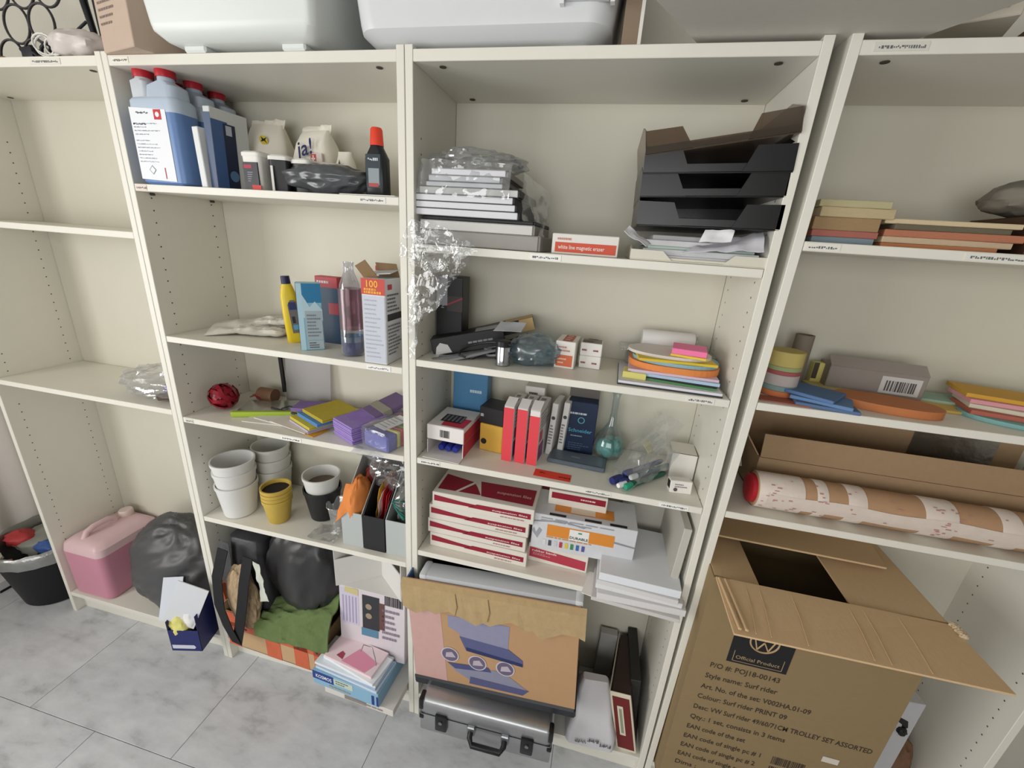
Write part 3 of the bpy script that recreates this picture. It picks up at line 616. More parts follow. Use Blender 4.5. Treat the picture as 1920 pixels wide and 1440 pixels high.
mo('bottle', lathe([(.024, 0), (.026, .01), (.026, .14), (.012, .18), (.011, .2)], 20), col('d9dadd', .4), t, 40); mo('nozzle', join(xf(lathe([(.013, .2), (.012, .222), (.009, .23)], 14)), xf(bev(box(-.01, .01, -.03, .012, .228, .246), .004))), col('b51f2c', .4), t, 40)
# ------------------------------------------------------------------ third shelf
Z = 1.0525
t = thing('ribbon_ball', 'shiny dark red ball of curling ribbon at the left of the napkin shelf', 'ribbon', (-.72, .1, Z))
rd = random.Random(9); rb = []
for k in range(16):
    ax = Vector((rd.uniform(-1, 1), rd.uniform(-1, 1), rd.uniform(-.6, 1))).normalized(); u = ax.orthogonal().normalized(); v_ = ax.cross(u); r0 = rd.uniform(.034, .045)
    rb.append(ribbon([tuple(Vector((0, 0, .046))+u*(r0*math.cos(a*.5))+v_*(r0*math.sin(a*.5))+ax*rd.uniform(-.004, .004)) for a in range(13)], ax, .012, .0006))
mo('ribbon_strands', join(*rb), col('8a1026', .2, .2), t, 50, 'stuff'); mo('core', xf(blob(.036, .036, .036, 4, .2, 3, 20, 14), (0, 0, .008)), col('6a0a1c', .3), t, 50)
t = thing('ribbon_reel', 'brown and red ribbon lying behind the red ribbon ball', 'ribbon', (-.655, .205, Z))
mo('reel', xf(lathe([(.02, -.03), (.024, -.03), (.024, .03), (.02, .03)], 20), (.01, 0, .025), ry=D2(90)), col('7a5a44', .5), t, 40); mo('tail', ribbon([(-.05, -.01, .015), (-.02, -.02, .028), (.0, -.018, .02)], (0, 1, .3), .018), col('8a2a2a', .4), t)
t = thing('clip_folder', 'grey plastic folder with a lime green spine lying on the napkin shelf', 'folder', (-.565, .12, Z), 22)
mo('cover', bev(box(-.1, .1, -.02, .09, .002, .012), .003), film('cfcfbf', .35, .2, .9, 30, .03), t); mo('spine', bev(box(-.105, .1, -.034, -.018, 0, .018), .004, 2), col('9fb53a', .4), t, 40); mo('paper_insert', box(-.095, .09, -.01, .085, .0005, .0018), col('c8c5b6', .7), t)
for k, (x0, x1, y0, y1, rz, cl, lb) in enumerate(((-.60, -.40, .045, .16, 6, 'e6e2da', 'lowest white envelope on the napkin shelf, left of the purple napkins'), (-.57, -.37, .05, .15, -8, 'e2ddd6', 'white envelope lying across the lowest envelope'), (-.50, -.34, .035, .12, -14, 'e2d8d0', 'pinkish printed card on top of the white envelopes'))):
    stk('envelope', lb, 'envelope', x0, x1, y0, y1, Z+.0002+.0026*k, Z+.0024+.0026*k, col(cl, .65, .03), rz)
stk('orange_card', 'small orange card tucked beside the front of the purple napkins', 'card', -.36, -.315, .02, .08, Z+.0002, Z+.002, col('d99b35', .6), -14)
solo('black_pen', 'black pen with a curved clip lying on the envelopes', 'pen', join(tube([(-.06, 0, .005), (.06, 0, .005)], [.003, .0045], 8), tube([(-.02, .004, .008), (.0, .02, .016), (.05, .03, .012), (.08, .02, .004)], .0022, 6)), col('26262a', .4), (-.51, .125, Z+.0085), -8, smooth=50)
t = thing('acrylic_stand', 'clear acrylic stand with a black edge at the back of the napkin shelf', 'stand', (-.51, .235, Z), 0)
mo('clear_sheet', xf(box(-.085, .095, -.0015, .0015, 0, .225), (0, 0, 0), rx=D2(-5)), film('dedbdb', .06, .45, .93, 30, .0), t); mo('clear_foot', box(-.085, .095, -.05, 0, 0, .003), film('dedbdb', .06, .45, .93, 30, .0), t)
mo('black_edge', xf(box(-.095, -.083, -.004, .004, .04, .225), (-.0, 0, 0), rx=D2(-5), ry=D2(-6)), BLACK, t)
def napkins(label, x, y, w, d, h, hx, rz, z=0, n=1, loose=.0, group='packs of paper napkins', tilt=0):
    t = thing('napkin_pack', label, 'napkins', (x, y, Z+z), rz, group, rx=tilt)
    m = col(hx, .8, .06, .12, 70); k = max(2, int(h/.006)); rd = random.Random(int(x*999))
    for i in range(k):
        o = rd.uniform(-loose, loose)
        mo('napkin', bev(box(-w/2+o, w/2+o, -d/2+rd.uniform(0, loose), d/2, h*i/k+.0002, h*(i+1)/k-.0003), .0011), m, t)
    return t
napkins('purple napkin pack rearmost in the pile, under the clear stand', -.435, .17, .12, .07, .03, '8a72a8', 14)
napkins('pale striped napkin pack at the bottom of the pile', -.375, .105, .12, .12, .013, 'b9b4c9', -26)
napkins('lower yellow napkin pack in the pile', -.372, .107, .125, .12, .01, 'cfc04a', -26, .0135)
napkins('blue napkin pack between two yellow ones', -.35, .115, .125, .12, .012, '5b8bc4', -26, .024)
napkins('upper yellow napkin pack lying on the blue one', -.335, .125, .125, .125, .012, 'b9a63c', -26, .0365)
t = napkins('large lilac napkin stack, opened, at the front edge of the shelf', -.190, .118, .105, .195, .056, '9a82c2', -27, .0, loose=.003)
mo('folded_corner', sheet((-.047, -.09, .052), (.047, -.09, .052), (.06, .02, .066), (-.045, .0, .062), 8, 8, .003, 30, 2, .0015), col('8a70b4', .8), t, 40)
mo('upper_napkins', xf(bev(box(-.045, .045, -.01, .12, 0, .016), .003), (.004, 0, .052), rx=D2(14), rz=D2(-6)), col('6d5a80', .8, .05, .1, 60), t)
mo('paper_band', xf(box(-.0455, .0455, .02, .05, -.0005, .0172), (.004, 0, .052), rx=D2(14), rz=D2(-6)), col('8f8d80', .6), t)
t = thing('rainbow_napkin_pack', 'film-wrapped pack of many-coloured napkins with a white label, at the upright', 'napkins', (-.085, .108, Z), -17, 'packs of paper napkins')
y = -.1
for cl, dd in (('6f72b8', .04), ('d8d488', .016), ('cc6a70', .016), ('9ec46a', .016), ('4c4c80', .022), ('c9bb6a', .018), ('c07a5a', .02), ('8a4a4a', .016)):
    mo('napkin', bev(box(-.048, .048, y+.0005, y+dd-.0005, .0, .048+.012*(y+.1)/.2), .004), col(cl, .8, .05, .1, 60), t); y += dd
mo('wrapper', xf(bev(box(-.052, .052, -.108, .07, -.0, .066), .012, 2), (0, 0, 0)), film('f6f6fa', .03, .08, .99, 40, .3), t, 40)
mo('label', xf(box(-.022, .03, -.085, .01, .0, .0006), (.008, 0, .0655), rz=D2(-8), rx=D2(2)), col('e6e8ea', .5), t)
for i in range(5): mo('print', xf(box(-.018, .02-.006*(i % 2), -.07+.014*i, -.067+.014*i, .0, .0003), (.008, 0, .0664), rz=D2(-8), rx=D2(2)), col('8a8d92', .6), t)
mo('wrapper_tail', sheet((-.06, -.115, .006), (.05, -.115, .004), (.05, -.145, -.0), (-.05, -.15, .0), 14, 8, .006, 60, 3), FILM, t, 40)
# ------------------------------------------------------------------ fourth shelf: pots and magazine files
Z = .6755
def pot_v(rt, rb_, h, th=.003, lip=.012):
    return lathe([(rb_*.9, 0), (rb_, .003), (rt-.001, h-lip), (rt+.001, h-lip), (rt+.0015, h), (rt-th, h), (rt-th-.001, h-lip), (rb_-th, .008), (.001, .008)], 40, True)
def pot(label, x, y, z, rt, rb_, h, mat, group, inner_disc=None, tilt=(0, 0)):
    o = thing('flower_pot', label, 'flower pot', (x, y, z), 0, group, *tilt); mo('pot', pot_v(rt, rb_, h), mat, o, 40)
    if inner_disc: mo('inner_base', xf(lathe([(rt*inner_disc[1], 0), (rt*inner_disc[1], .001)], 28), (0, 0, h*inner_disc[2])), inner_disc[0], o)  # flat disc inside the pot, darker than its wall
    return o
PWH = col('dcdcda', .45, .02); PGY = col('cfcfca', .5, .02); PYL = col('c6a94e', .5, .05)
for k, (z, n) in enumerate(((0, 'lowest'), (.052, 'middle'), (.088, 'topmost'))): pot('%s white pot of the stack by the bookcase upright' % n, -.69, .066, Z+z, .0645+.001*(k == 2), .05, .122, PWH, 'white flower pots', (col('b2b1ae', .7), .86, .55) if k == 2 else None)
for k, (z, n) in enumerate(((0, 'lowest'), (.045, 'middle'), (.09, 'topmost'))): pot('%s white pot of the rear stack, behind the front white pots' % n, -.655, .195, Z+z, .0625, .05, .118, PGY, 'white flower pots')
for k, (z, n) in enumerate(((0, 'lowest'), (.014, 'second lowest'), (.027, 'third'), (.042, 'topmost'))): pot('%s of the four nested yellow pots' % n, -.532, .068, Z+z, .047, .034, .092, PYL, 'yellow flower pots', (col('2a2522', .8), .91, .84) if k == 3 else None)
pot('black pot with a white pot nested in it', -.402, .135, Z, .062, .045, .118, col('222224', .45), 'tall pots')
pot('white ribbed pot nested in the black pot', -.402, .135, Z+.052, .0605, .044, .118, col('d6d6d2', .5, .02), 'tall pots', (col('75675c', .8), .88, .66))
t = thing('plastic_cup', 'crumpled clear plastic cup between the black pot and the grey magazine file', 'cup', (-.315, .10, Z), 0)
cvf = lathe([(.024, 0), (.03, .01), (.04, .085), (.043, .09), (.041, .092)], 36, False)
mo('cup', ([(x+.005*noise.noise((x*60, y*60, z*60)), y+.005*noise.noise((x*60+7, y*60, z*60)), z) for x, y, z in cvf[0]], cvf[1]), FILMW, t, 40)
solo('film_scrap', 'scrap of clear film lying on the pot shelf beside the cup', 'film', sheet((-.05, -.04, .004), (.05, -.04, .004), (.05, .03, .008), (-.05, .03, .006), 14, 10, .006, 45, 6), FILMW, (-.325, .045, Z+.0035), smooth=40)
def magfile(label, x, hx, rz=0):
    t = thing('magazine_file', label, 'magazine file', (x, .022, Z), rz, 'magazine files'); w2, d, h0, h1 = .0365, .225, .128, .262; m = col(hx, .5, .02); th = .0022
    mo('front_panel', box(-w2, w2, 0, th, 0, h0), m, t); mo('back_panel', box(-w2, w2, d-th, d, 0, h1), m, t); mo('base', box(-w2, w2, th, d-th, 0, th), m, t)
    for s in (-1, 1):
        a, b_ = (-w2, -w2+th) if s < 0 else (w2-th, w2); pr = [(th, 0), (d-th, 0), (d-th, h1), (d*.62, h1), (th, h0)]
        v, f = prism(pr, a, b_); mo('side_panel', ([(z, x_, y_) for x_, y_, z in v], f), m, t)
    return t
magfile('grey magazine file stuffed with an orange cloth', -.2165, 'b4b9b8'); magfile('black magazine file between two grey ones, holding red flags', -.139, '26272a'); magfile('grey magazine file with teal string, against the bookcase upright', -.0615, 'b4b9b8')
t = thing('orange_cloth', 'orange cloth hanging out of the left grey magazine file', 'cloth', (-.2165, .075, Z+.01))
mo('cloth', xf(blob(.03, .055, .085, 31, .12, 1.5, 36, 26, fold=(0, .5, 1), fk=2), (0, 0, .045)), col('e08a48', .8, .08, .1, 30), t, 50); mo('hem', sheet((-.055, -.06, .075), (-.01, -.052, .12), (.0, -.02, .2), (-.03, -.02, .2), 10, 10, .006, 30, 3, .002), col('dd8746', .8), t, 50)
mo('dark_lining', xf(blob(.026, .04, .07, 8, .2, 2.5, 24, 16), (.004, .08, .08)), col('7a2a1e', .8), t, 50)
t = thing('red_flags', 'red and yellow paper flags stuck in the black magazine file', 'flags', (-.139, .09, Z+.01))
for k, (cl, x, hh, rz) in enumerate((('d9a23a', -.018, .215, 8), ('e9e4e0', -.01, .2, 14), ('b3202c', .0, .21, 20), ('c22a34', .012, .195, 26), ('a81a28', .02, .2, 32))):
    mo('flag', xf(sheet((0, -.04, .06), (0, .06, .06), (0, .075, hh), (0, -.01, hh-.03), 6, 8, .006, 30, k, .0012), (x*.9, 0, 0), rz=D2(-rz*.15), ry=D2(2)), col(cl, .6), t, 50)
t = thing('teal_string', 'teal string and crumpled silver film in the right grey magazine file', 'string', (-.0615, .1, Z+.01))
mo('string', tube([(.02*math.sin(i*.9), -.02+.045*math.cos(i*.37), .15+.03*math.sin(i*.53)) for i in range(60)], .0022, 6), col('2f7a6c', .5), t, 50)
mo('film', xf(blob(.03, .07, .09, 12, .22, 2.2, 36, 24), (0, .02, .05)), film('e8eaea', .25, .1, .93), t, 50)
t = thing('crumpled_film', 'glittering crumpled clear film bulging above the magazine files', 'film', (-.125, .16, Z+.14))
mo('film', blob(.10, .055, .08, 17, .25, 2.6, 56, 34, zlift=.085), film('ececf0', .14, .07, .97), t, 45)
# ------------------------------------------------------------------ bottom of the second bookcase
Z = .1065
t = thing('taped_carton', 'open beige carton with orange warning tape at the foot of the flower-pot bookcase', 'carton', (-.545, .115, Z), -2)
CB = col('c3a27c', .8, .06); TP = col('cc6543', .45, .1)
xw, yd = .21, .135
mo('carton', join(box(-xw, xw, -yd, -yd+.004, 0, .165), box(-xw, xw, yd-.004, yd, 0, .165), box(-xw, -xw+.004, -yd, yd, 0, .2), box(xw-.004, xw, -yd, yd, 0, .165), box(-xw, xw, -yd, yd, 0, .004)), CB, t)
for u0, u1, v0, v1 in ((-.21, -.155, 0, .165), (-.21, .21, .085, .118), (-.035, .03, .0, .165), (.09, .15, 0, .165), (.175, .21, 0, .165)): mo('tape', box(u0, u1, -yd-.0012, -yd+.0005, v0, v1), TP, t)
for u in (-.12, .0, .11, .19): mo('tape_print', xf(lathe([(.006, 0), (.006, .0004)], 8), (u, -yd-.0013, .1), rx=D2(90)), col('4a2a3a', .6), t)
mo('flap', xf(box(-.003, .003, -.12, .12, 0, .1), (-xw-.001, 0, .17), ry=D2(-6)), TP, t)
Zc = Z+.165
t = thing('tote_bag', 'black tote bag with long straps standing in the taped carton', 'bag', (-.66, .10, Z+.006))
mo('bag', loft([(0, .07, .08, .03), (.05, .085, .095, .03), (.3, .08, .085, .03), (.47, .07, .075, .03), (.475, .06, .07, .03)], 6), col('3a3a3e', .4, .1, .3, 14), t, 50)
mo('strap', ribbon([(-.04, -.12, .46), (-.052, -.15, .36), (-.046, -.166, .25), (-.022, -.17, .16), (.002, -.168, .09)], (1, -.1, 0), .046, .0012), col('141417', .7), t, 50)
mo('strap', ribbon([(.06, -.12, .45), (.058, -.15, .36), (.05, -.166, .27), (.025, -.168, .17), (.0, -.166, .09)], (1, -.1, 0), .044, .0012), col('141417', .7), t, 50)
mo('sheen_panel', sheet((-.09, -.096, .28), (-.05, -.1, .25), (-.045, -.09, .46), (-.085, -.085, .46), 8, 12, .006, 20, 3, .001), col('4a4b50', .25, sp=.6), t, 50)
solo('fur_cloth', 'tan and cream shaggy cloth showing between the black tote straps', 'cloth', blob(.062, .03, .135, 41, .12, 2, 44, 34, ridge=.5), col('b0987a', .95, .6, 1.0, 45, st=(2, 2, .8)), (-.65, -.018, Z+.13), smooth=60)
solo('black_plastic_bag', 'black plastic bag with a white edge behind the green towel', 'bag', blob(.15, .09, .2, 44, .10, 1.2, 60, 40, ridge=.7, fold=(.3, 0, 1), fk=2.2, oc=2, zmax=.378), col('2f2f31', .35, .1, .06, 30, sp=.5), (-.445, .085, Z+.165), smooth=60)
t = thing('green_towel', 'moss green towel draped over the front of the taped carton', 'towel', (-.45, -.012, Z+.135)); GT = col('66784a', .95, .15, .3, 90)
tv, tf = [], []
for jj in range(29):
    for ii in range(49):
        s, q = ii/48, jj/28; x = -.155+.30*s+.006*math.sin(q*7); y = .075-.11*q**.8
        z_ = .015+.10*(1-q**1.6)*(.45+.75*s)+.035*s*(1-q)-.055*max(0, q-.75)*(2.2-s)
        nz_ = fbm((s*2.2-q*.8, q*3.5+s*1.4, 3.3), 3); tv.append((x, y-.012*nz_*q, z_+.016*nz_+.010*(1-2*abs(noise.noise((s*1.5+2, q*4.5-s*2.2, 1))))))
for jj in range(28):
    for ii in range(48): a = jj*49+ii; tf.append((a, a+49, a+50, a+1))
n_ = len(tv); rim = list(range(49))+[q*49+48 for q in range(1, 29)]+[28*49+q for q in range(47, -1, -1)]+[q*49 for q in range(27, 0, -1)]
tv2 = [(x, y+.004, z_-.007) for x, y, z_ in tv]
mo('towel', (tv+tv2, tf+[tuple(k+n_ for k in reversed(q)) for q in tf]+[(rim[k], rim[(k+1) % len(rim)], rim[(k+1) % len(rim)]+n_, rim[k]+n_) for k in range(len(rim))]), GT, t, 60)
solo('grey_cushion', 'grey cushion pressed under the pot shelf above the black plastic bag', 'cushion', blob(.13, .08, .045, 61, .1, 1.6, 40, 24, pw=.75), col('8b8684', .8, .08, .1, 30), (-.40, .15, Z+.465), smooth=60)
solo('white_strip', 'crumpled white strip of paper between the tan cloth and the black plastic bag', 'paper', sheet((-.01, 0, 0), (.018, 0, .0), (-.005, .01, .15), (-.028, .01, .16), 4, 14, .006, 30, 5, .001), col('cfd2c6', .6), (-.545, -.035, Z+.295), smooth=60)
# printed packaging, tray and games stacked at the right of this bay
t = Bx('shallow_white_carton', 'flat white carton at the very bottom, under the light blue games box', 'carton', .27, .30, .028, (-.165, -.085, Z), col('d8d3cd', .6, .03), rz=-3); t.ln('f', .45, .2, .95, .7, 1, col('9a8f8e', .6), 5); t.pr('f', .3, .15, .62, .8, col('8c8480', .6))
b = Bx('games_box', 'light blue games box lettered KOSMOS under the pile of letters', 'box', .262, .29, .062, (-.212, -.086, Z+.0285), col('8ab4d0', .5, .03), rz=-4)
b.pr('f', .0, .42, .33, 1, col('26408c', .5)); b.tx('f', .05, .58, .022, 'KOSMOS', col('eef2f6', .5), .25); b.pr('f', .33, .5, .62, .96, col('c6d2c4', .5)); b.ln('f', .36, .55, .6, .9, 2, col('6f8a80', .6), 5); b.pr('f', .9, .1, .94, .8, col('223a80', .5)); b.pr('f', .97, .1, 1, .8, col('223a80', .5)); b.ln('f', .25, .1, .75, .35, 1, col('a9a084', .6), 3)
Zl = Z+.0285+.063
for k, (w_, d_, hx, rz, dx, dy, lb) in enumerate(((.25, .115, 'c9d8e6', -6, .0, -.035, 'lowest pale blue letter of the pile on the games box'), (.24, .105, '9fb8d8', -9, .002, -.032, 'blue printed leaflet second from the bottom of the pile'), (.245, .11, 'dfe7ee', -5, -.004, -.036, 'white brochure in the middle of the pile on the games box'), (.22, .10, 'e8eef2', -12, .008, -.034, 'white envelope near the top of the pile on the games box'), (.20, .095, 'efd7dc', -8, .0, -.03, 'pink and white leaflet on top of the pile'))):
    o = stk('letter', lb, 'paper', -.205+dx-w_/2, -.205+dx+w_/2, .01+dy-d_/2, .01+dy+d_/2, Zl+.0102*k, Zl+.0102*k+.0096, col(hx, .55, .05), rz, 'letters on the games box')
    if k == 4: mo('print', prism([(-.03, -.04), (.07, -.044), (.09, .0), (.0, .02)], .0098, .0102), col('e596ae', .5), o); mo('print', prism([(-.06, -.03), (-.03, -.035), (-.035, -.015), (-.05, -.01)], .0098, .0104), col('a8485a', .5), o)
Zq = Zl+.052
b = Bx('printed_packaging', 'white and lilac packaging with barcodes and a dark photograph, behind the letters', 'packaging', .25, .14, .285, (-.170, .022, Zl+.002), col('d8d0d6', .5, .05), rx=-3)
b.pr('f', .02, .42, .3, .95, col('cdc6dc', .5)); [b.pr('f', .05+.05*i, .45, .07+.05*i, .85, col('a7a0b8', .5), k=1.6) for i in range(5)]
b.pr('f', .36, .42, .62, .92, col('35383c', .4), k=2); b.pr('f', .62, .45, .7, .85, col('6b4a42', .5), k=2)
for (u, v) in ((.46, .62), (.46, .76)): mo('button', xf(lathe([(.012, 0), (.012, .0006)], 16), (-.125+.25*u, -.0018, .285*v), rx=D2(90)), col('a0907a', .4), b.o)
b.bars('f', .70, .84, .97, .98, BLACK, 16, 4); b.pr('f', .34, .3, .6, .42, col('5a8aa6', .5), k=2.2); b.poly('f', [(.08, .9), (.3, .88), (.3, .97), (.1, .99)], col('cbbf8c', .5), k=2); b.ln('f', .66, .3, .98, .8, 6, col('8d7f90', .6), 5)
t = thing('white_card_holder', 'white folded card holder standing open on the lilac packaging', 'card holder', (-.168, .088, Zl+.292))
WC = col('d9d7d3', .55, .02)
for a, b_, hh in (((-.125, -.068), (.0, .02), .11), ((.0, .02), (.118, -.068), .11), ((-.125, -.068), (-.03, .12), .152), ((.118, -.068), (.118, .12), .152)):
    dx, dy = b_[0]-a[0], b_[1]-a[1]; L_ = math.hypot(dx, dy); nx_, ny_ = -dy/L_*.0015, dx/L_*.0015
    mo('panel', prism([(a[0]-nx_, a[1]-ny_), (b_[0]-nx_, b_[1]-ny_), (b_[0]+nx_, b_[1]+ny_), (a[0]+nx_, a[1]+ny_)], 0, hh), WC, t)
mo('base', prism([(-.125, -.06), (.118, -.06), (.118, .1), (-.03, .1)], -.002, 0), WC, t)
solo('wire_whisk', 'bent silver wire loop hanging over the pile of letters', 'wire', tube([(.0, .0, .0), (.012, -.02, .02), (.016, -.03, .07), (.006, -.028, .11), (-.03, -.02, .10), (-.045, -.015, .06)], .0016, 6), col('b8bcc0', .3, m=.8), (-.12, -.035, Zl+.054), smooth=60)
# ================================================================== third bookcase, top shelf: wrapped pads, eraser box, letter trays
Z = 1.6295
PADW = col('dadbe0', .55, .03); PADG = col('9a9792', .5, .05); PADB = col('26262a', .5)
pads = (  # x0, x1, y0, y1, thickness, edge colour, right-hand cover colour, label
    (.035, .315, .02, .25, .034, PADG, PADG, 'lowest grey wrapped block of the pad stack'),
    (.025, .30, .02, .25, .022, col('cfcdca', .5, .04), PADG, 'wide pale pad second from the bottom of the stack'),
    (.03, .30, .025, .25, .009, PADB, PADB, 'black covered pad third from the bottom of the stack'),
    (.012, .265, .012, .24, .016, PADW, PADB, 'white pad with dark cover fourth from the bottom of the stack'),
    (.010, .258, .012, .24, .015, PADW, PADB, 'white pad with dark cover fifth from the bottom of the stack'),
    (.008, .252, .012, .24, .015, PADW, PADB, 'white pad with dark cover sixth from the bottom of the stack'),
    (.026, .262, .015, .23, .016, col('cccbc8', .5, .03), PADB, 'greyish pad seventh from the bottom of the stack'),
    (.042, .226, .015, .2, .011, PADW, PADB, 'small white pad third from the top of the stack'),
    (.048, .22, .015, .2, .013, PADW, PADG, 'small white pad second from the top of the stack'),
    (.055, .232, .015, .2, .014, col('d5d6dc', .5), PADG, 'small white pad on top of the stack under clear film'))
z = Z
for i, (x0, x1, y0, y1, th, m, cvr, lb) in enumerate(pads):
    t = thing('paper_pad', lb, 'paper pad', ((x0+x1)/2, y0, z), 0, 'stack of wrapped paper pads'); w2 = (x1-x0)/2; d = y1-y0
    mo('pages', bev(box(-w2, w2-.004, 0, d, .0006, th-.0012), .0012), m, t)
    mo('cover', bev(box(w2-.006, w2+.001, .004, d, .0004, th-.001), .001), cvr, t); mo('cover', box(-w2, w2, 0, d, th-.0011, th-.0002), cvr, t)
    z += th
ztop = z
t = thing('shrink_film', 'loose clear film over the top of the pad stack', 'film', (.14, .1, ztop))
mo('film', blob(.105, .09, .024, 71, .22, 2.4, 60, 26), FILM, t, 45)
mo('film_side', sheet((.125, -.08, -.1), (.17, -.02, -.15), (.16, .1, -.02), (.11, .0, .012), 14, 14, .008, 25, 3), FILM, t, 45)
mo('film_front', sheet((-.12, -.092, -.055), (.10, -.092, -.06), (.10, -.075, .014), (-.11, -.08, .018), 26, 10, .006, 40, 6), FILM, t, 45)
t = thing('hanging_film', 'crumpled clear film hanging down over the shelf front below the pad stack', 'film', (.06, -.012, 1.58))
mo('film', sheet((-.045, 0, -.16), (.04, -.012, -.08), (.125, -.02, .06), (-.04, -.005, .11), 34, 34, .010, 20, 8, edge=.012), film('f4f5f6', .06, .06, .99, 50, .4), t, 45)
mo('film_fold', sheet((-.065, -.02, .02), (.03, -.025, -.01), (.13, -.03, .035), (-.03, -.022, .10), 28, 22, .011, 24, 12, edge=.012), film('f4f5f6', .09, .06, .99, 50, .4), t, 45)
mo('film_strand', sheet((-.045, -.004, -.23), (-.03, -.006, -.23), (-.012, -.01, -.05), (-.05, -.008, -.05), 8, 26, .01, 45, 3, edge=.006), film('f4f5f6', .09, .06, .99, 50, .4), t, 45)
b = Bx('eraser_box', 'flat white and red carton lettered white line magnetic eraser, between pads and trays', 'carton', .148, .06, .044, (.4155, .03, Z), col('e2ded8', .5), rz=-1)
b.pr('f', .05, .1, .97, .58, col('cc5238', .5)); b.tx('f', .1, .26, .012, 'white line magnetic eraser', col('f3dcd4', .5), .7); b.ln('f', .08, .64, .4, .85, 1, col('c98878', .6), 4)
b.pr('r', .1, .1, .9, .58, col('b9452f', .5))
def tray(label, x, y, z, w, d, h, mat, ry=0, rx=0, rz=0, lipw=.25):
    t = thing('letter_tray', label, 'letter tray', (x, y, z), rz, 'stacked letter trays', rx, ry); w2 = w/2; th = .0028
    mo('base', bev(box(-w2, w2, 0, d, 0, th), .001), mat, t)
    for s in (-1, 1):
        xa, xb = (-w2, -w2+th) if s < 0 else (w2-th, w2)
        v, f = prism([(.0, th), (d, th), (d, h), (.05, h), (.0, h*.72)], xa, xb); mo('side_wall', ([(zz, xx, yy) for xx, yy, zz in v], f), mat, t)
    mo('back_wall', box(-w2+th, w2-th, d-th, d, th, h), mat, t)
    for s in (-1, 1):
        xa, xb = (-w2+th, -w2+w*lipw) if s < 0 else (w2-w*lipw, w2-th)
        pts = [(xa, th), (xb, th), (xb, h*.72), (xa, h*.72)] if s > 0 else [(xa, th), (xb, th), (xb, h*.72), (xa, h*.72)]
        if s < 0: pts = [(xa, th), (xb+.02, th), (xb, h*.70), (xa, h*.72)]
        else: pts = [(xa-.02, th), (xb, th), (xb, h*.72), (xa, h*.70)]
        v, f = prism(pts, 0, th); mo('front_lip', ([(xx, zz, yy) for xx, yy, zz in v], [q[::-1] for q in f]), mat, t)
    mo('front_rail', bev(box(-w2+th, w2-th, th*1.1, th*2.1, th, h*.27), .0008), mat, t)
    return t
BT = col('111113', .3, sp=.5); SMK = film('b8a692', .14, .1, .86, 8, .0)
tray('cream letter tray at the bottom of the tray stack', .652, .004, Z, .272, .25, .03, col('d6d2c2', .45), lipw=.24)
tray('lowest black letter tray, on the heap of papers', .655, .0, 1.700, .272, .25, .066, BT, ry=-1)
tray('middle black letter tray of the tray stack', .652, .0, 1.757, .27, .25, .064, BT, ry=-2.5)
tray('upper black letter tray, under the smoky one', .652, -.002, 1.800, .272, .25, .068, col('1a1a1d', .25, sp=.6), ry=-2.5)
tray('smoky brown translucent letter tray, tilted on top of the stack', .650, -.006, 1.848, .272, .25, .06, SMK, ry=-9.5)
# papers in the cream tray
for k, (x0, x1, y0, y1, th, hx, rz, lb) in enumerate(((.54, .77, .02, .23, .009, 'd6d4d6', 1, 'lowest ream of white papers in the cream tray'), (.545, .775, .02, .22, .012, 'cfd0d2', -2, 'grey-white papers in the middle of the cream tray heap'), (.55, .765, .03, .22, .006, 'b9cbc0', 1, 'pale green folder in the cream tray heap'), (.545, .77, .03, .22, .012, 'd3d3d6', -1, 'upper white papers under the black trays'), (.56, .765, .04, .22, .010, 'b5b5b6', 0, 'grey folder directly under the lowest black tray'))):
    zz = Z+.004+sum((.0092, .0122, .0062, .0122)[:k]); stk('paper_heap', lb, 'papers', x0, x1, y0, y1, zz, zz+th, col(hx, .65, .05), rz, 'papers in the cream tray')
solo('curled_paper', 'curled white printed paper drooping from the right of the tray heap', 'paper', sheet((-.10, -.015, -.018), (.055, -.022, .0), (.06, .03, .035), (-.03, .03, .012), 16, 8, .007, 22, 3, .001), col('dcdbe2', .6, .04), (.715, .012, 1.665), smooth=40)
solo('curled_paper', 'small folded white paper sticking out left of the cream tray', 'paper', sheet((-.03, -.01, .022), (.018, -.02, -.006), (.03, .01, .0), (-.02, .01, .035), 8, 6, .005, 40, 9, .001), col('e2e2e6', .6), (.525, .0, 1.662), smooth=40)
solo('curled_paper', 'torn white scrap in front of the tray heap', 'paper', sheet((-.03, -.008, -.004), (.03, -.008, .0), (.035, .004, .022), (-.02, .004, .02), 8, 6, .005, 40, 11, .001), col('e6e6ea', .6), (.675, -.003, 1.676), smooth=40)
# ------------------------------------------------------------------ second shelf of the third bookcase
Z = 1.3435
b = Bx('tall_black_box', 'tall black box with a grey top panel standing at the left upright', 'box', .075, .06, .205, (.062, .125, Z), col('1a1a1c', .4)); b.pr('f', .0, .62, .42, 1, col('8d8f94', .4)); b.tx('f', .30, .58, .012, 'headset', col('9a9aa0', .5), .30, flip=True); b.pr('f', .42, .55, 1, .75, col('3a2f31', .4)); b.poly('f', [(.42, .62), (1, .72), (1, .745), (.42, .645)], col('8a3a3e', .5), k=2)
b = Bx('long_black_box', 'long black box with a silver end lying tilted in front of the tall black box', 'box', .20, .05, .05, (.135, .095, Z+.014), col('232326', .45), rz=14, ry=-13); b.pr('l', .08, .08, .92, .92, col('c9c9c8', .4)); b.poly('f', [(.03, .1), (.26, .1), (.22, .55), (.12, .72), (.06, .5)], col('d6d6d6', .4)); b.ln('f', .5, .35, .92, .6, 1, col('8a8a90', .5), 5); b.pr('t', .62, .0, .98, 1, col('9a9ba0', .4))
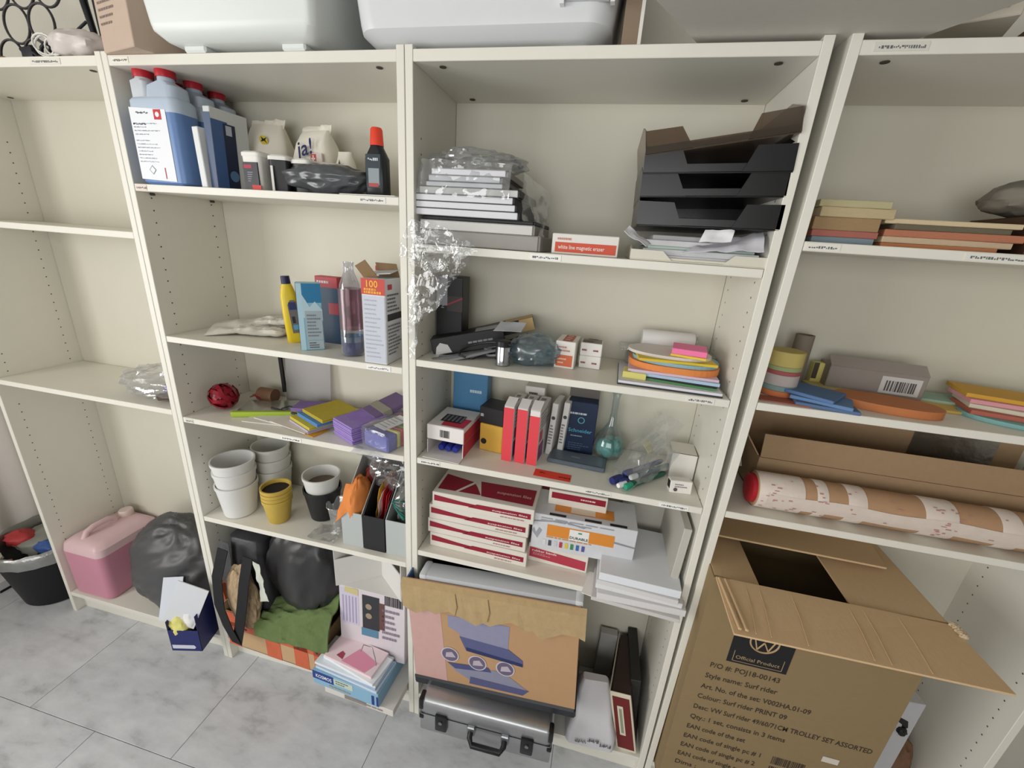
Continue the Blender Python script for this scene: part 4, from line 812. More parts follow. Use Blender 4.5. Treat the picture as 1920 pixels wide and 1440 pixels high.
b = Bx('long_black_box', 'long black box with a tan lid leaning behind, on the black heap', 'box', .20, .05, .035, (.20, .18, Z+.045), col('3a3833', .45), rz=10, ry=-17); b.pr('t', .6, 0, 1, 1, col('b89a66', .5)); b.pr('f', .8, 0, 1, 1, col('c4a772', .5))
for k, (x, y, z, rz, ry, hx, lb) in enumerate(((.14, .085, .001, 24, -4, '3a3a3c', 'black cable clip strip lying lowest of the black heap'), (.165, .075, .012, 30, -12, '8f9194', 'pale grey plastic strip resting on the lowest strip'), (.215, .105, .028, 22, -22, '242426', 'black plastic strip rising to the right over the blue film'), (.125, .07, .006, 34, -8, '77797c', 'grey strip at the front left of the black heap'))):
    t = thing('cable_strip', lb, 'cable strip', (x, y, Z+z), rz, 'black strips in the heap', ry=ry); m = col(hx, .4)
    mo('strip', bev(box(-.085, .085, -.009, .009, 0, .007), .003, 2), m, t, 40); mo('buckle', bev(box(.06, .09, -.012, .012, .001, .012), .003), m, t)
for k in range(3):
    pth = [(.07*math.sin(.5*i+k), .02*math.cos(.9*i+k), .03+.025*math.sin(.4*i+1.3*k)) for i in range(12)]
    solo('black_cable', ('black cable loop in the heap above the chrome pot', 'thin grey cable arching over the blue film', 'black cord lying in front of the long black boxes')[k], 'cable', tube(pth, .0028+.0008*k, 6), col(('1c1c1e', '8a8c8e', '222224')[k], .4), (.19+.05*(k == 1), .06+.05*k, Z+.004), smooth=60, group='cables in the black heap')
solo('grey_card', 'small light grey folded card on top of the long black box', 'card', sheet((-.03, -.02, 0), (.045, -.02, .004), (.05, .02, .022), (-.02, .02, .02), 8, 6, .004, 30, 4, .0012), col('aeb0b4', .5), (.232, .10, Z+.080), smooth=40)
t = thing('chrome_pot', 'small chrome pot with a black lid at the front of the shelf', 'pot', (.238, .052, Z))
mo('pot', lathe([(.017, 0), (.019, .002), (.019, .05), (.018, .052)], 32), col('c4c8d0', .12, m=1.0), t, 40); mo('lid', lathe([(.0195, .05), (.0195, .064), (.016, .066)], 32), col('1f1f21', .35), t, 40)
solo('blue_film_pouch', 'crumpled blue translucent plastic pouch beside the chrome pot', 'pouch', blob(.068, .05, .036, 81, .28, 1.5, 48, 28, ridge=.6, oc=2), film('a9c4d2', .2, .3, .93, 30, .1), (.315, .10, Z+.0005), smooth=45)
b = Bx('chalk_box', 'small white and orange carton beside the blue plastic pouch', 'carton', .052, .09, .072, (.394, .09, Z), col('e4e0da', .5), rz=-4); b.pr('f', .08, .08, .9, .5, col('cf6a44', .5)); b.ln('f', .1, .6, .8, .85, 2, col('c48a7a', .6), 4); b.ln('f', .14, .15, .7, .42, 2, col('f0c4a8', .6), 5, k=2); b.pr('t', .3, .06, .8, .94, col('b9563c', .5)); b.ln('t', .4, .1, .72, .9, 3, col('e8c4b4', .6), 6)
for k, lb in enumerate(('lower of the two small white pin boxes', 'upper small white pin box with a speckled lid')):
    b = Bx('pin_box', lb, 'box', .056, .06, .034, (.459, .118-.001*k, Z+.0345*k), col('e6e3df', .5), rz=-3+2*k, group='small white pin boxes'); b.ln('f', .08, .3, .42, .6, 1, col('8a4450', .6), 3); b.ln('f', .6, .3, .95, .6, 1, col('8a4450', .6), 4)
    if k: b.pr('t', .05, .1, .95, .9, col('8a8078', .6)); b.ln('t', .1, .15, .9, .55, 3, col('4a423e', .6), 7); b.pr('t', .3, .78, .75, .9, BLACK, k=2)
t = thing('clear_dispenser', 'clear plastic dispenser with a white roll at the back, behind the coloured cards', 'dispenser', (.665, .215, Z)); CLR = film('dcdcda', .35, .1, .9)
mo('shell', bev(box(-.11, .1, -.035, .035, 0, .05), .006), CLR, t); mo('plate', box(-.13, .115, -.04, .04, .05, .053), CLR, t); mo('roll', xf(lathe([(.024, -.065), (.026, -.06), (.026, .065), (.024, .07)], 24), (-.01, 0, .079), ry=D2(90)), col('dcdad8', .6), t, 40); mo('end_cap', xf(lathe([(.024, 0), (.024, .008)], 24), (.058, 0, .079), ry=D2(90)), CLR, t, 40)
def oval(w, d, n=36, p=2.0): return [(w/2*math.copysign(abs(math.cos(a))**(2/p), math.cos(a)), d/2*math.copysign(abs(math.sin(a))**(2/p), math.sin(a))) for a in [2*math.pi*i/n for i in range(n)]]
def cards(label, x, y, z, pts, th, hx, rz=0, group='coloured presentation cards', name='card_stack'): return solo(name, label, 'cards', prism(pts, 0, th), col(hx, .65, .04), (x, y, z), rz, group)
rect = lambda w_, d_: [(-w_/2, -d_/2), (w_/2, -d_/2), (w_/2, d_/2), (-w_/2, d_/2)]
z = Z
for (x, y, pts, th, hx, rz, lb) in (
    (.652, .107, rect(.235, .19), .0035, '3a3c42', -2, 'black backing board at the bottom of the coloured card pile'),
    (.652, .106, rect(.232, .186), .006, 'dcdce4', -2, 'white card packet lying on the black backing board'),
    (.675, .11, rect(.18, .15), .005, '4f8a52', -8, 'green card sheet low in the coloured pile'),
    (.672, .112, rect(.185, .15), .005, '2c2e30', -6, 'black card sheet above the green one'),
    (.668, .113, rect(.2, .155), .007, 'a9c3d8', -6, 'light blue cards above the black sheet'),
    (.660, .115, rect(.205, .15), .006, 'd6bccb', -3, 'lilac cards in the middle of the coloured pile'),
    (.665, .12, oval(.215, .16, 40, 2.6), .015, 'e08a4a', -5, 'thick orange oval cards in the coloured pile'),
    (.668, .122, oval(.205, .15, 40, 2.4), .008, '8fb6c0', -4, 'blue-green oval cards above the orange ones'),
    (.66, .12, rect(.18, .14), .006, 'dcc040', 4, 'yellow square cards above the blue-green ovals'),
    (.652, .125, oval(.2, .13, 40, 2.2), .007, 'd9d2cc', -6, 'white oval cards near the top of the coloured pile')):
    cards(lb, x, y, z, pts, th, hx, rz); z += th+.0002
b = stk('yellow_tab_pad', 'pale yellow sticky pad poking out left of the coloured card pile', 'sticky pad', .545, .60, .04, .09, Z+.0098, Z+.026, col('d6cf78', .6), -6)
b = stk('yellow_pad', 'yellow sticky pad under the bright pink pad', 'sticky pad', .655, .735, .06, .13, z, z+.006, col('e2c64a', .6), -14)
b = stk('pink_pad', 'bright pink sticky pad on top of the coloured card pile', 'sticky pad', .655, .733, .062, .138, z+.0062, z+.020, col('f07aa8', .6), -10)
# ------------------------------------------------------------------ third shelf
Z = 1.0565
b = Bx('white_red_carton', 'white carton with red stripes and a black window, at the left of the marker shelf', 'carton', .112, .14, .045, (.09, .035, Z+.046), col('e4dfdc', .5), rz=-3, rx=0)
b.bars('f', .36, .25, .62, .75, BLACK, 9, 3); b.poly('t', [(.35, .06), (.95, .06), (.98, .5), (.3, .5)], col('c4364a', .5)); b.pr('t', .22, .25, .78, .62, BLACK, k=2); [b.pr('t', .28+.11*i, .28, .34+.11*i, .58, col('7a7578', .5), k=3) for i in range(5)]; b.pr('r', .0, .0, 1, .75, col('c03448', .5))
t = thing('open_carton', 'open white carton with blue bottles, under the white and red carton', 'carton', (.09, .035, Z), -3)
mo('tray', join(box(-.055, .055, 0, .135, 0, .002), box(-.055, -.053, 0, .135, .002, .044), box(.053, .055, 0, .135, .002, .044), box(-.053, .053, .133, .135, .002, .044)), col('ded9d6', .5), t); mo('red_side', box(.0552, .056, .0, .135, .004, .043), col('c03448', .5), t)
mo('flap', xf(box(-.055, .055, -.03, 0, 0, .0015), (0, 0, .001), rx=D2(0)), col('e2dedb', .5), t)
for x in (-.022, .0, .022): mo('blue_bottle', xf(lathe([(.008, 0), (.010, .003), (.010, .05), (.006, .055), (.006, .065)], 16), (x, .02, .013), rx=D2(-90)), col('2a3590', .25), t, 40)
b = Bx('blue_carton', 'bright blue carton standing at the back left of the marker shelf', 'carton', .112, .04, .205, (.107, .20, Z), col('5288b2', .4, .03), rz=-2); b.ln('f', .5, .66, .92, .76, 1, col('c9dcea', .6), 5); b.ln('f', .4, .3, .7, .36, 1, col('74a6cc', .6), 6)
t = thing('yellow_carton', 'yellow carton with a round black hole under the black box', 'carton', (.205, .105, Z), -8)
mo('body', bev(box(-.036, .036, 0, .08, 0, .085), .002), col('d0a444', .45, .03), t); mo('hole', xf(lathe([(.009, 0), (.009, .0006)], 18), (-.022, -.0008, .03), rx=D2(90)), BLACK, t)
Bx('black_box', 'black box standing on the yellow carton', 'box', .075, .07, .052, (.203, .108, Z+.0855), col('222226', .4, .04), rz=-10, rx=2).ln('f', .05, .3, .25, .7, 1, col('a8a8ac', .5), 3)
Bx('yellow_packet', 'yellow packet lying behind the black box', 'packet', .07, .05, .1, (.25, .2, Z), col('cfa93a', .45))
b = Bx('hang_box', 'small white box with a hanging tab behind the red marker boxes', 'box', .06, .05, .185, (.31, .205, Z), col('dcd9d4', .5)); b.ln('f', .2, .85, .85, .93, 1, col('55504c', .6), 3)
for k, x in enumerate((.262, .300, .335)):
    b = Bx('marker_box', ('leftmost of the three red-ended marker boxes', 'middle one of the three red-ended marker boxes', 'rightmost of the three red-ended marker boxes, with a white top end')[k], 'box', .029, .125, .165, (x, .068, Z), col('e1dedb', .5), rz=-6, group='red-ended marker boxes')
    b.pr('f', .0, .0, 1, .9 if k == 2 else .985, col('dd4650', .45, .02)); b.ln('t', .2, .1, .8, .9, 3, col('8a8088', .6), 3+k); b.pr('r', .08, .05, .5, .35, col('8a3a7a', .5)); b.pr('r', .1, .4, .35, .6, col('c04a60', .5)); b.ln('r', .1, .62, .9, .95, 5, col('9a949a', .6), 5+k)
    mo('flap', xf(box(-.014, .014, 0, .04, 0, .0012), (0, .0, .166), rx=D2(22)), col('e6e3e0', .5), b.o)
for k, x in enumerate((.372, .404)):
    b = Bx('slim_box', ('slim white box with a black loop motif right of the marker boxes', 'slim white box with grey icons beside the dark blue box')[k], 'box', .017, .08, .165, (x, .145+.018*k, Z), col('dcdad8', .5), rz=-8, ry=3)
    mo('motif', xf(lathe([(.0055, 0), (.0055, .0005)], 14), (0, -.0008, .12), rx=D2(90)), col('4a4c50', .5), b.o); b.ln('f', .15, .2, .85, .6, 7, col('7a7c80', .6), 4+k)
b = Bx('ink_carton', 'dark blue carton lettered Schneider, between the slim boxes and the glass flask', 'carton', .088, .05, .165, (.457, .185, Z), col('1f2f4c', .4, .05)); b.tx('f', .1, .42, .016, 'Schneider', col('58a8c4', .5), .8); b.ln('f', .2, .32, .6, .37, 1, col('8aa0b4', .6), 2); b.ln('f', .15, .05, .9, .22, 4, col('4a5c78', .6), 3); b.ln('f', .1, .74, .85, .82, 1, col('c9d2dc', .6), 9)
mo('ring_emblem', ring(.0, .108, .009, -.0012, .0013, 20), col('6cc4d4', .5), b.o)
mo('grey_flap', xf(box(-.044, .044, -.001, .001, 0, .06), (0, .045, .165), rx=D2(8)), col('6a6662', .6), b.o)
b = Bx('flat_tin', 'flat slate-grey tin lying in front of the dark blue carton', 'tin', .165, .07, .013, (.458, .094, Z), col('5a6570', .35, .04), rz=-4, b=.003); b.ln('t', .4, .4, .62, .6, 1, col('9aa4ac', .5), 3); b.pr('t', .06, .1, .94, .9, col('64707c', .35))
solo('red_sticker', 'bright red price sticker on the shelf front below the marker boxes', 'sticker', prism([(-.05, -.018), (.05, -.018), (.05, .018), (-.05, .018)], 0, .0006), col('e8452f', .5), (.401, .032, Z), rz=-2)
scribble(bpy.data.objects['red_sticker'], (-.035, .0, .0009), (1, 0, 0), (0, 1, 0), .012, .006, 4, BLACK, 'print'); scribble(bpy.data.objects['red_sticker'], (.018, -.006, .0009), (1, 0, 0), (0, 1, 0), .028, .005, 6, BLACK, 'print')
t = thing('glass_flask', 'round glass flask of turquoise stones with a flared neck', 'flask', (.548, .200, Z))
mo('glass', lathe([(.02, 0), (.034, .004), (.045, .022), (.047, .04), (.041, .062), (.026, .085), (.013, .11), (.0095, .14), (.0095, .185), (.012, .2), (.019, .21)], 36, False), film('e4ecec', .10, .04, .96, 5, 0), t, 50)
mo('rim', tube([(.019*math.cos(2*math.pi*i/28), .019*math.sin(2*math.pi*i/28), .21) for i in range(28)], .0016, 6, True), col('6a7072', .2, sp=.6), t, 60)
for k, (dx, dy) in enumerate(((-.019, -.012), (.019, -.012), (0, .02), (-.004, -.028), (.022, .012))): mo('stone', xf(blob(.02, .02, .027, 90+k, .1, 2, 20, 14), (dx*.95, dy*.8, .006)), col('5fb0aa', .5, .08), t, 50)
t = thing('pen_pouch', 'clear plastic pouch of blue and green pens lying at the right of the marker shelf', 'pouch', (.622, .092, Z), 45)
for k, (y, z_, cl, cc, r) in enumerate(((-.028, .008, '1f5a48', '2f9a7a', .0075), (-.008, .009, '2a3468', '2c3a78', .0085), (.012, .008, '24406e', '2a468a', .0075), (.004, .024, '3a4a88', '27357a', .007), (-.018, .023, '2c5a60', 'd8dad8', .0065))):
    mo('pen', xf(lathe([(r*.7, -.075), (r, -.07), (r, .06), (r*.6, .07)], 14), (.02 if k < 3 else .045, y, z_), ry=D2(90)), col(cl, .3), t, 40); mo('pen_cap', xf(lathe([(r*.95, -.012), (r*1.15, -.01), (r*1.15, .012)], 14), (-.058 if k < 3 else -.03, y, z_), ry=D2(90)), col(cc, .3), t, 40)
mo('white_pen_tip', xf(lathe([(.006, -.008), (.0075, 0), (.0075, .02)], 14), (-.075, -.016, .009), ry=D2(90)), col('eceef0', .4), t, 40)
mo('marker_cap', xf(lathe([(.010, -.012), (.011, 0), (.011, .02)], 16), (-.072, .006, .0115), ry=D2(90)), col('2b2f6c', .35), t, 40)
mo('yellow_card', xf(box(-.02, .02, -.016, .016, 0, .001), (.06, .02, .075), rx=D2(50), rz=D2(20)), col('d8cfa0', .6), t)
mo('film', sheet((-.085, -.05, .006), (-.08, .03, .006), (.12, .055, .1), (.10, -.06, .075), 30, 30, .014, 24, 14), film('f4f6f8', .18, .08, .99, 30, .4), t, 45)
mo('film_back', sheet((-.05, -.05, .03), (-.05, .04, .03), (.14, .07, .15), (.11, -.04, .16), 24, 24, .012, 22, 18), film('f4f6f8', .13, .08, .99, 30, .4), t, 45)
b = Bx('plain_white_box', 'plain white cubic box with dark edges at the right upright', 'box', .066, .075, .075, (.748, .135, Z), col('e6e2da', .55), rz=-2)
mo('edge_line', join(box(-.033, .033, -.0006, .0006, .0742, .0756), box(.0324, .0336, -.0006, .0006, 0, .0756), box(.0324, .0336, 0, .075, .0744, .0756)), col('6a5a4e', .6), b.o)
b = Bx('small_white_box', 'little white printed box with a dark corner in front of the plain white box', 'box', .055, .03, .034, (.735, .052, Z), col('e8e4de', .5), rz=6, rx=-8); b.pr('l', .2, .3, .9, .9, BLACK); b.ln('f', .2, .45, .8, .8, 2, col('8a8088', .6), 3); mo('seal', xf(lathe([(.005, 0), (.005, .0005)], 14), (-.014, -.001, .01), rx=D2(90)), col('5a4a50', .5), b.o)
# ------------------------------------------------------------------ fourth shelf
Z = .7355
DR = col('8f1c30', .45, .03); BWH = col('ddd6cc', .5, .02)
for k, n in enumerate(('lowest', 'second lowest', 'third', 'topmost')):
    b = Bx('hanging_file_box', '%s of the four long white and crimson cartons' % n, 'carton', .308, .17, .0495, (.197+(.003, -.004, .0, .012)[k], .03+(.0, .002, .004, 0)[k], Z+.05*k), BWH, rz=-1.5+.6*k, group='long white and crimson cartons')
    b.poly('f', [(.02, .42), (.40, .42), (.44, .62), (.3, .66), (.02, .82)], DR); b.poly('f', [(.36, .38), (.97, .34), (.97, .7), (.45, .68)], DR); b.tx('f', .60, .46, .0085, 'suspension files', col('eed9d6', .5), .34, k=3); b.ln('f', .68, .1, .94, .26, 1, col('b08a86', .6), k+3)
    if k == 3: b.poly('t', [(.03, .12), (.46, .14), (.40, .34), (.34, .5), (.03, .62)], DR); b.poly('t', [(.47, .12), (.97, .1), (.97, .58), (.40, .56)], DR, k=1.3); b.poly('t', [(.2, .1), (.23, .1), (.42, .62), (.38, .62)], BWH, k=2); b.tx('t', .6, .28, .02, 'suspension files', col('d8a8a8', .5), .34, k=3)
b = Bx('rubber_band_box', 'white carton lettered rubber bands, right of the four long cartons', 'carton', .178, .12, .064, (.442, .058, Z), BWH, rz=-2); b.poly('f', [(.02, .25), (.97, .12), (.97, .62), (.02, .80)], col('b03a4c', .45)); b.tx('f', .06, .60, .011, 'rubber bands', col('f0dcd8', .5), .42, k=3); b.ln('f', .08, .4, .4, .55, 2, col('d8a0a0', .6), 3, k=3)
b = Bx('rubber_band_box', 'white carton under the orange-banded box, behind the one lettered rubber bands', 'carton', .26, .12, .064, (.52, .125, Z), BWH, rz=0)
b = Bx('durable_box', 'grey and white box with an orange band lettered DURABLE', 'box', .292, .13, .118, (.505, .045, Z+.066), col('cfd0d4', .45, .06), rz=1)
OR_ = col('d98a35', .45, .03); b.pr('f', .15, .42, .80, .75, OR_); b.pr('f', .37, .42, .56, .72, col('e6e6e4', .5), k=1.6); b.tx('f', .375, .46, .012, 'DURABLE', col('2a4a3c', .5), .18, k=3); b.pr('f', .455, .63, .49, .67, col('3a9a68', .5), k=3); b.ln('f', .15, .36, .6, .42, 1, col('c8884a', .6), 2)
for i, cl in enumerate(('d6d6d6', '4a4a50', 'c9c9cc', 'b83a48', 'd8c24a', '3f8a58', '3f6aa8', '5a549a')): b.pr('f', .12+.055*i, .14, .15+.055*i, .3, col(cl, .5), 'swatch', k=2)
b.tx('f', .72, .06, .013, 'DURABLE', col('3a4a52', .5), .24, k=2); b.ln('f', .08, .82, .95, .95, 2, col('9a9ca2', .6), 5); b.pr('t', .2, .2, .78, .55, OR_); b.pr('t', .36, .22, .6, .5, col('d8c8b4', .5), k=2)
b.poly('f', [(0, .76), (.3, .88), (.5, .80), (.52, .83), (.3, .92), (0, .80)], col('8d9098', .5), k=1.5); b.poly('f', [(.8, .55), (1, .5), (1, .54), (.8, .6)], col('8d9098', .5), k=1.5); b.poly('f', [(.0, .5), (.06, .3), (.1, .55), (.07, .62), (.04, .45), (.02, .6)], col('9a9da4', .5), k=1.5)
for x in (-.1, -.0, .07): b.pr('t', (x+.146)/.292, .02, (x+.146)/.292+.16, .1, BLACK, k=2)
b = Bx('upper_white_carton', 'white carton with a crimson band squeezed right under the marker shelf', 'carton', .17, .1, .05, (.478, .10, Z+.1845), BWH, rz=0); b.pr('f', .05, .45, .97, .85, DR); b.ln('f', .55, .55, .93, .75, 1, col('e6c8c8', .6), 4)
b = Bx('crimson_box', 'small crimson box wedged behind the long cartons', 'box', .05, .06, .155, (.378, .20, Z), DR)
for k, (x0, x1, y0, y1, th, hx, rz, lb) in enumerate(((.555, .785, -.045, .22, .012, 'c9c6c4', -3, 'lowest grey-white folder of the right-hand folder pile'), (.56, .79, -.04, .2, .02, 'd8d6d6', 1, 'thick white folder second from the bottom of the right-hand pile'), (.56, .785, -.03, .2, .016, 'dcdcdc', -2, 'white folder third from the bottom of the right-hand pile'), (.565, .775, -.035, .2, .014, 'd2d0d0', -4, 'white folder with crumpled corner second from the top of the right-hand pile'), (.565, .775, -.03, .2, .024, 'e0e3e8', -2, 'bright white folder on top of the right-hand pile'))):
    zz = Z+sum((.0122, .0202, .0162, .0142)[:k]); stk('folder', lb, 'folder', x0, x1, y0, y1, zz, zz+th, col(hx, .55, .02), rz, 'folders in the right-hand pile')
stk('loose_card', 'white printed card hanging out beside the right-hand folder pile', 'card', .53, .60, -.03, .06, Z, Z+.0016, PAPER, -12)
b = Bx('upright_folder', 'large grey-white folder leaning upright against the right bookcase side', 'folder', .02, .235, .245, (.756, .012, Z), col('bdb9b0', .6, .03), ry=2); 
b = Bx('pale_backing', 'pale grey board standing at the back behind the folder pile', 'board', .14, .012, .21, (.69, .235, Z), col('c4c1b8', .6, .03), rx=-3)
# ------------------------------------------------------------------ bottom of the third bookcase
Z = .1065
t = thing('aluminium_case', 'silver aluminium case with black corners and handle, under the laminator carton', 'case', (.285, -.095, Z), 1.5)
AL = col('b4b6b8', .35, .06, .02, 60, .85); w2 = .215
mo('lower_shell', bev(box(-w2, w2, 0, .33, 0, .075), .006, 2), AL, t, 40); mo('upper_shell', bev(box(-w2, w2, -.004, .334, .077, .145), .02, 3), AL, t, 40)
mo('seam', box(-w2+.004, w2-.004, .001, .328, .0745, .0775), col('3a3a3c', .5), t)
for s in (-1, 1):
    mo('corner', bev(box(s*w2-.014 if s > 0 else -w2-.002, w2+.002 if s > 0 else -w2+.014, -.006, .03, .10, .147), .007, 2), col('1c1c1e', .3), t, 40)
    mo('corner', bev(box(s*w2-.014 if s > 0 else -w2-.002, w2+.002 if s > 0 else -w2+.014, -.003, .02, .055, .072), .005, 2), col('1c1c1e', .3), t, 40)
    la = mo('latch', bev(box(s*.14-.02, s*.14+.02, -.012, .002, .03, .10), .006, 2), col('1c1c1f', .3), t, 40); mo('lock', xf(lathe([(.006, 0), (.006, .003)], 12), (s*.14, -.013, .075), rx=D2(90)), col('9a9ca0', .3, m=.8), la)
mo('handle', tube([(-.04, -.004, .068), (-.04, -.022, .06), (-.03, -.034, .048), (.06, -.034, .048), (.07, -.022, .06), (.07, -.004, .068)], .009, 10), col('1c1c1f', .35), t, 60)
for s in (-1, 1): mo('handle_mount', bev(box(.015+s*.055-.013, .015+s*.055+.013, -.012, .002, .05, .086), .003), col('8f9194', .3, m=.7), t)
# tilted laminator carton
t = thing('laminator_carton', 'open carton picturing a laminator, flap torn, set tilted on the silver case', 'carton', (.295, -.045, Z+.150), 0, ry=-4.2)
OB = col('b9936d', .65, .05); w2, hh, dd = .262, .43, .17
mo('dark_base', bev(box(-w2-.004, w2+.004, -.006, dd, 0, .035), .006), col('2a2c32', .35), t)
mo('front_panel', box(-w2, w2, 0, .004, .035, hh), OB, t); mo('back_panel', box(-w2, w2, dd-.004, dd, .035, hh+.02), col('171a1e', .6), t)  # back panel near-black: shade inside the carton put into its colour
for s in (-1, 1): mo('side_panel', box(-w2 if s < 0 else w2-.004, -w2+.004 if s < 0 else w2, .004, dd-.004, .035, hh), col('4d6890' if s < 0 else 'b48a62', .6), t)
fv, ff = [], []
rd = random.Random(3); n = 26
for i in range(n+1):
    x = -w2-.012+(2*w2+.03)*i/n; dn = .10+.012*rd.uniform(-1, 1)+.015*math.sin(i*.7)
    fv += [(x, .002, hh), (x, -.014, hh-.012), (x, -.012-.004*rd.random(), hh-dn)]
for i in range(n):
    a = 3*i; ff += [(a, a+1, a+4, a+3), (a+1, a+2, a+5, a+4)]
mo('torn_flap', (fv, ff), col('b39a72', .85, .12, .3, 40), t)
for xx in (-.10, .0): mo('crease', tube([(xx, -.0148, hh-.014), (xx+.004, -.016, hh-.06), (xx-.004, -.0158, hh-.095)], .0012, 5), col('8f7a58', .9), t)
def pic(pts, hx, y=-.0008, name='print'): mo(name, ([(x, y, z_) for x, z_ in pts], [tuple(range(len(pts)))]), col(hx, .5, .08), t)
pic([(-w2, .035), (-.15, .035), (-.16, hh-.02), (-w2, hh-.02)], 'c9a29c', -.0006)
pic([(-.135, .315), (.06, .315), (.055, .23), (.06, .2), (-.09, .215), (-.1, .25), (-.135, .27)], '8f8ea8'); pic([(-.1, .24), (.055, .225), (.1, .19), (.1, .165), (-.08, .185)], '5a5d86', -.0012); pic([(-.08, .2), (.1, .178), (.1, .165), (-.078, .185)], '2c3560', -.0016)
pic([(-.145, .12), (.04, .125), (.12, .065), (-.07, .06), (-.12, .09)], '8a8aa0'); pic([(-.07, .078), (.12, .07), (.1, .045), (-.075, .047)], '55577e', -.0012); pic([(-.145, .12), (-.01, .132), (-.0, .115), (-.12, .1)], '4a4f7a', -.0014)
for cx, cz in ((-.135, .155), (-.045, .143), (.045, .143)):
    mo('print', xf(lathe([(.03, 0), (.03, .0004)], 22), (cx, -.0012, cz), rx=D2(90)), col('c9c2cc', .5), t); mo('print', xf(lathe([(.026, 0), (.026, .0004)], 22), (cx, -.0017, cz), rx=D2(90)), col('6a6078', .5), t); pic([(cx-.015, cz-.012), (cx+.02, cz-.006), (cx+.008, cz+.014), (cx-.012, cz+.008)], 'b8aebc', -.0026)
t2 = thing('grey_device', 'grey flat appliance with rounded ends inside the laminator carton', 'appliance', (.29, -.026, Z+.526), 0, ry=-4.2)
mo('housing', bev(box(-.235, .235, -.008, .05, 0, .066), .008, 2), col('b9bcc0', .4), t2, 40)
for s in (-1, 1): mo('end_cap', bev(box(s*.235-.012, s*.235+.012, -.010, .053, -.001, .068), .008, 2), col('ccd0d4', .4), t2, 40)
t = thing('book_bag', 'white printed plastic bag of books right of the silver case', 'bag', (.615, .08, Z), 4)
vf = loft([(0, .07, .085, .02), (.004, .078, .095, .02), (.06, .076, .093, .02), (.11, .066, .075, .02), (.17, .05, .03, .015), (.2, .04, .012, .008)], 6)
mo('bag', ([(x+.010*noise.noise((x*25, y*25, z_*25)), y+.012*noise.noise((x*25+3, y*25, z_*25)), z_) for x, y, z_ in vf[0]], vf[1]), col('cfced2', .4, .04, .15, 25), t, 40)
for i in range(3): scribble(t, (-.05+.04*i, -.0985, .025+.012*(i % 2)), (1, 0, 0), (0, -.05, 1), .035, .016, 40+i, col('44444c', .6), 'print')
t = thing('maroon_binder', 'maroon binder with a cream spine frame leaning at the right of the bottom shelf', 'binder', (.742, .015, Z), -9, ry=-13)
MR = col('6d2020', .5, .06); CM = col('d6cfba', .55)
mo('cover', bev(box(-.028, .028, 0, .22, .0, .235), .002), col('3a2a26', .5), t); mo('spine', bev(box(-.032, .032, -.006, .0, -.0, .24), .002), CM, t)
mo('spine_panel', box(-.026, .026, -.0068, -.0058, .012, .226), MR, t); mo('spine_label', box(-.014, .004, -.0076, -.0066, .07, .19), CM, t); mo('spine_label', box(-.009, -.001, -.0084, -.0074, .08, .18), col('8f937c', .6), t)
mo('side_frame', box(-.034, -.032, 0, .22, 0, .24), CM, t)
solo('dark_binder', 'dark binder leaning against the right side behind the maroon one', 'binder', bev(box(-.016, .016, 0, .2, 0, .25), .002), col('2a2a28', .5), (.753, .062, Z), ry=-4)
b = Bx('slate_box', 'pale grey box standing at the back beside the maroon binder', 'box', .06, .03, .23, (.655, .225, Z), col('a7a6a4', .6))
# ================================================================== rightmost bookcase
Z = 1.6875
for k, (x0, x1, th, hx, rz, lb) in enumerate(((.862, .972, .012, '7a8a94', 0, 'blue-grey sheets at the bottom of the left envelope pile'), (.858, .975, .012, 'a8675c', 1, 'red sheets second in the left envelope pile'), (.86, .975, .024, '9a7f5c', -1, 'brown envelopes in the middle of the left envelope pile'), (.862, .992, .018, 'bba985', 2, 'buff envelopes near the top of the left envelope pile'), (.862, .985, .013, 'b3ab84', -1, 'pale olive envelopes on top of the left envelope pile'))):
    zz = Z+sum((.0122, .0122, .0242, .0182)[:k]); stk('envelope_bundle', lb, 'envelopes', x0, x1, .03, .2, zz, zz+th, col(hx, .7, .08, .2, 90, st=(1, 1, 6)), rz, 'envelopes in the left pile')
for k, (x0, x1, th, hx, rz, lb) in enumerate(((.99, 1.18, .008, 'b87a52', -1, 'orange-brown sheets at the bottom of the right envelope pile'), (.985, 1.2, .011, 'c9b296', 1, 'cream sheets second in the right envelope pile'), (.99, 1.215, .013, 'b5765a', -1, 'orange sheets in the middle of the right envelope pile'), (1.0, 1.19, .010, '6a6250', 1, 'dark sheets near the top of the right envelope pile'), (.985, 1.205, .009, 'cfbc9a', -1, 'cream sheets on top of the right envelope pile'))):
    zz = Z+sum((.0082, .0112, .0132, .0102)[:k]); stk('envelope_bundle', lb, 'envelopes', x0, x1, .035, .21, zz, zz+th, col(hx, .7, .08, .2, 90, st=(1, 1, 6)), rz, 'envelopes in the right pile')
b = Bx('dark_brown_box', 'dark brown box at the right end of the envelope shelf', 'box', .2, .16, .07, (1.325, .04, Z), col('4a3226', .5, .1))
solo('grey_cloth_bag', 'grey cloth bag lying on the dark brown box at the right edge', 'bag', blob(.09, .07, .035, 95, .2, 2, 36, 22), col('7d776c', .8, .1, .2, 30), (1.285, .12, Z+.0705), smooth=60)
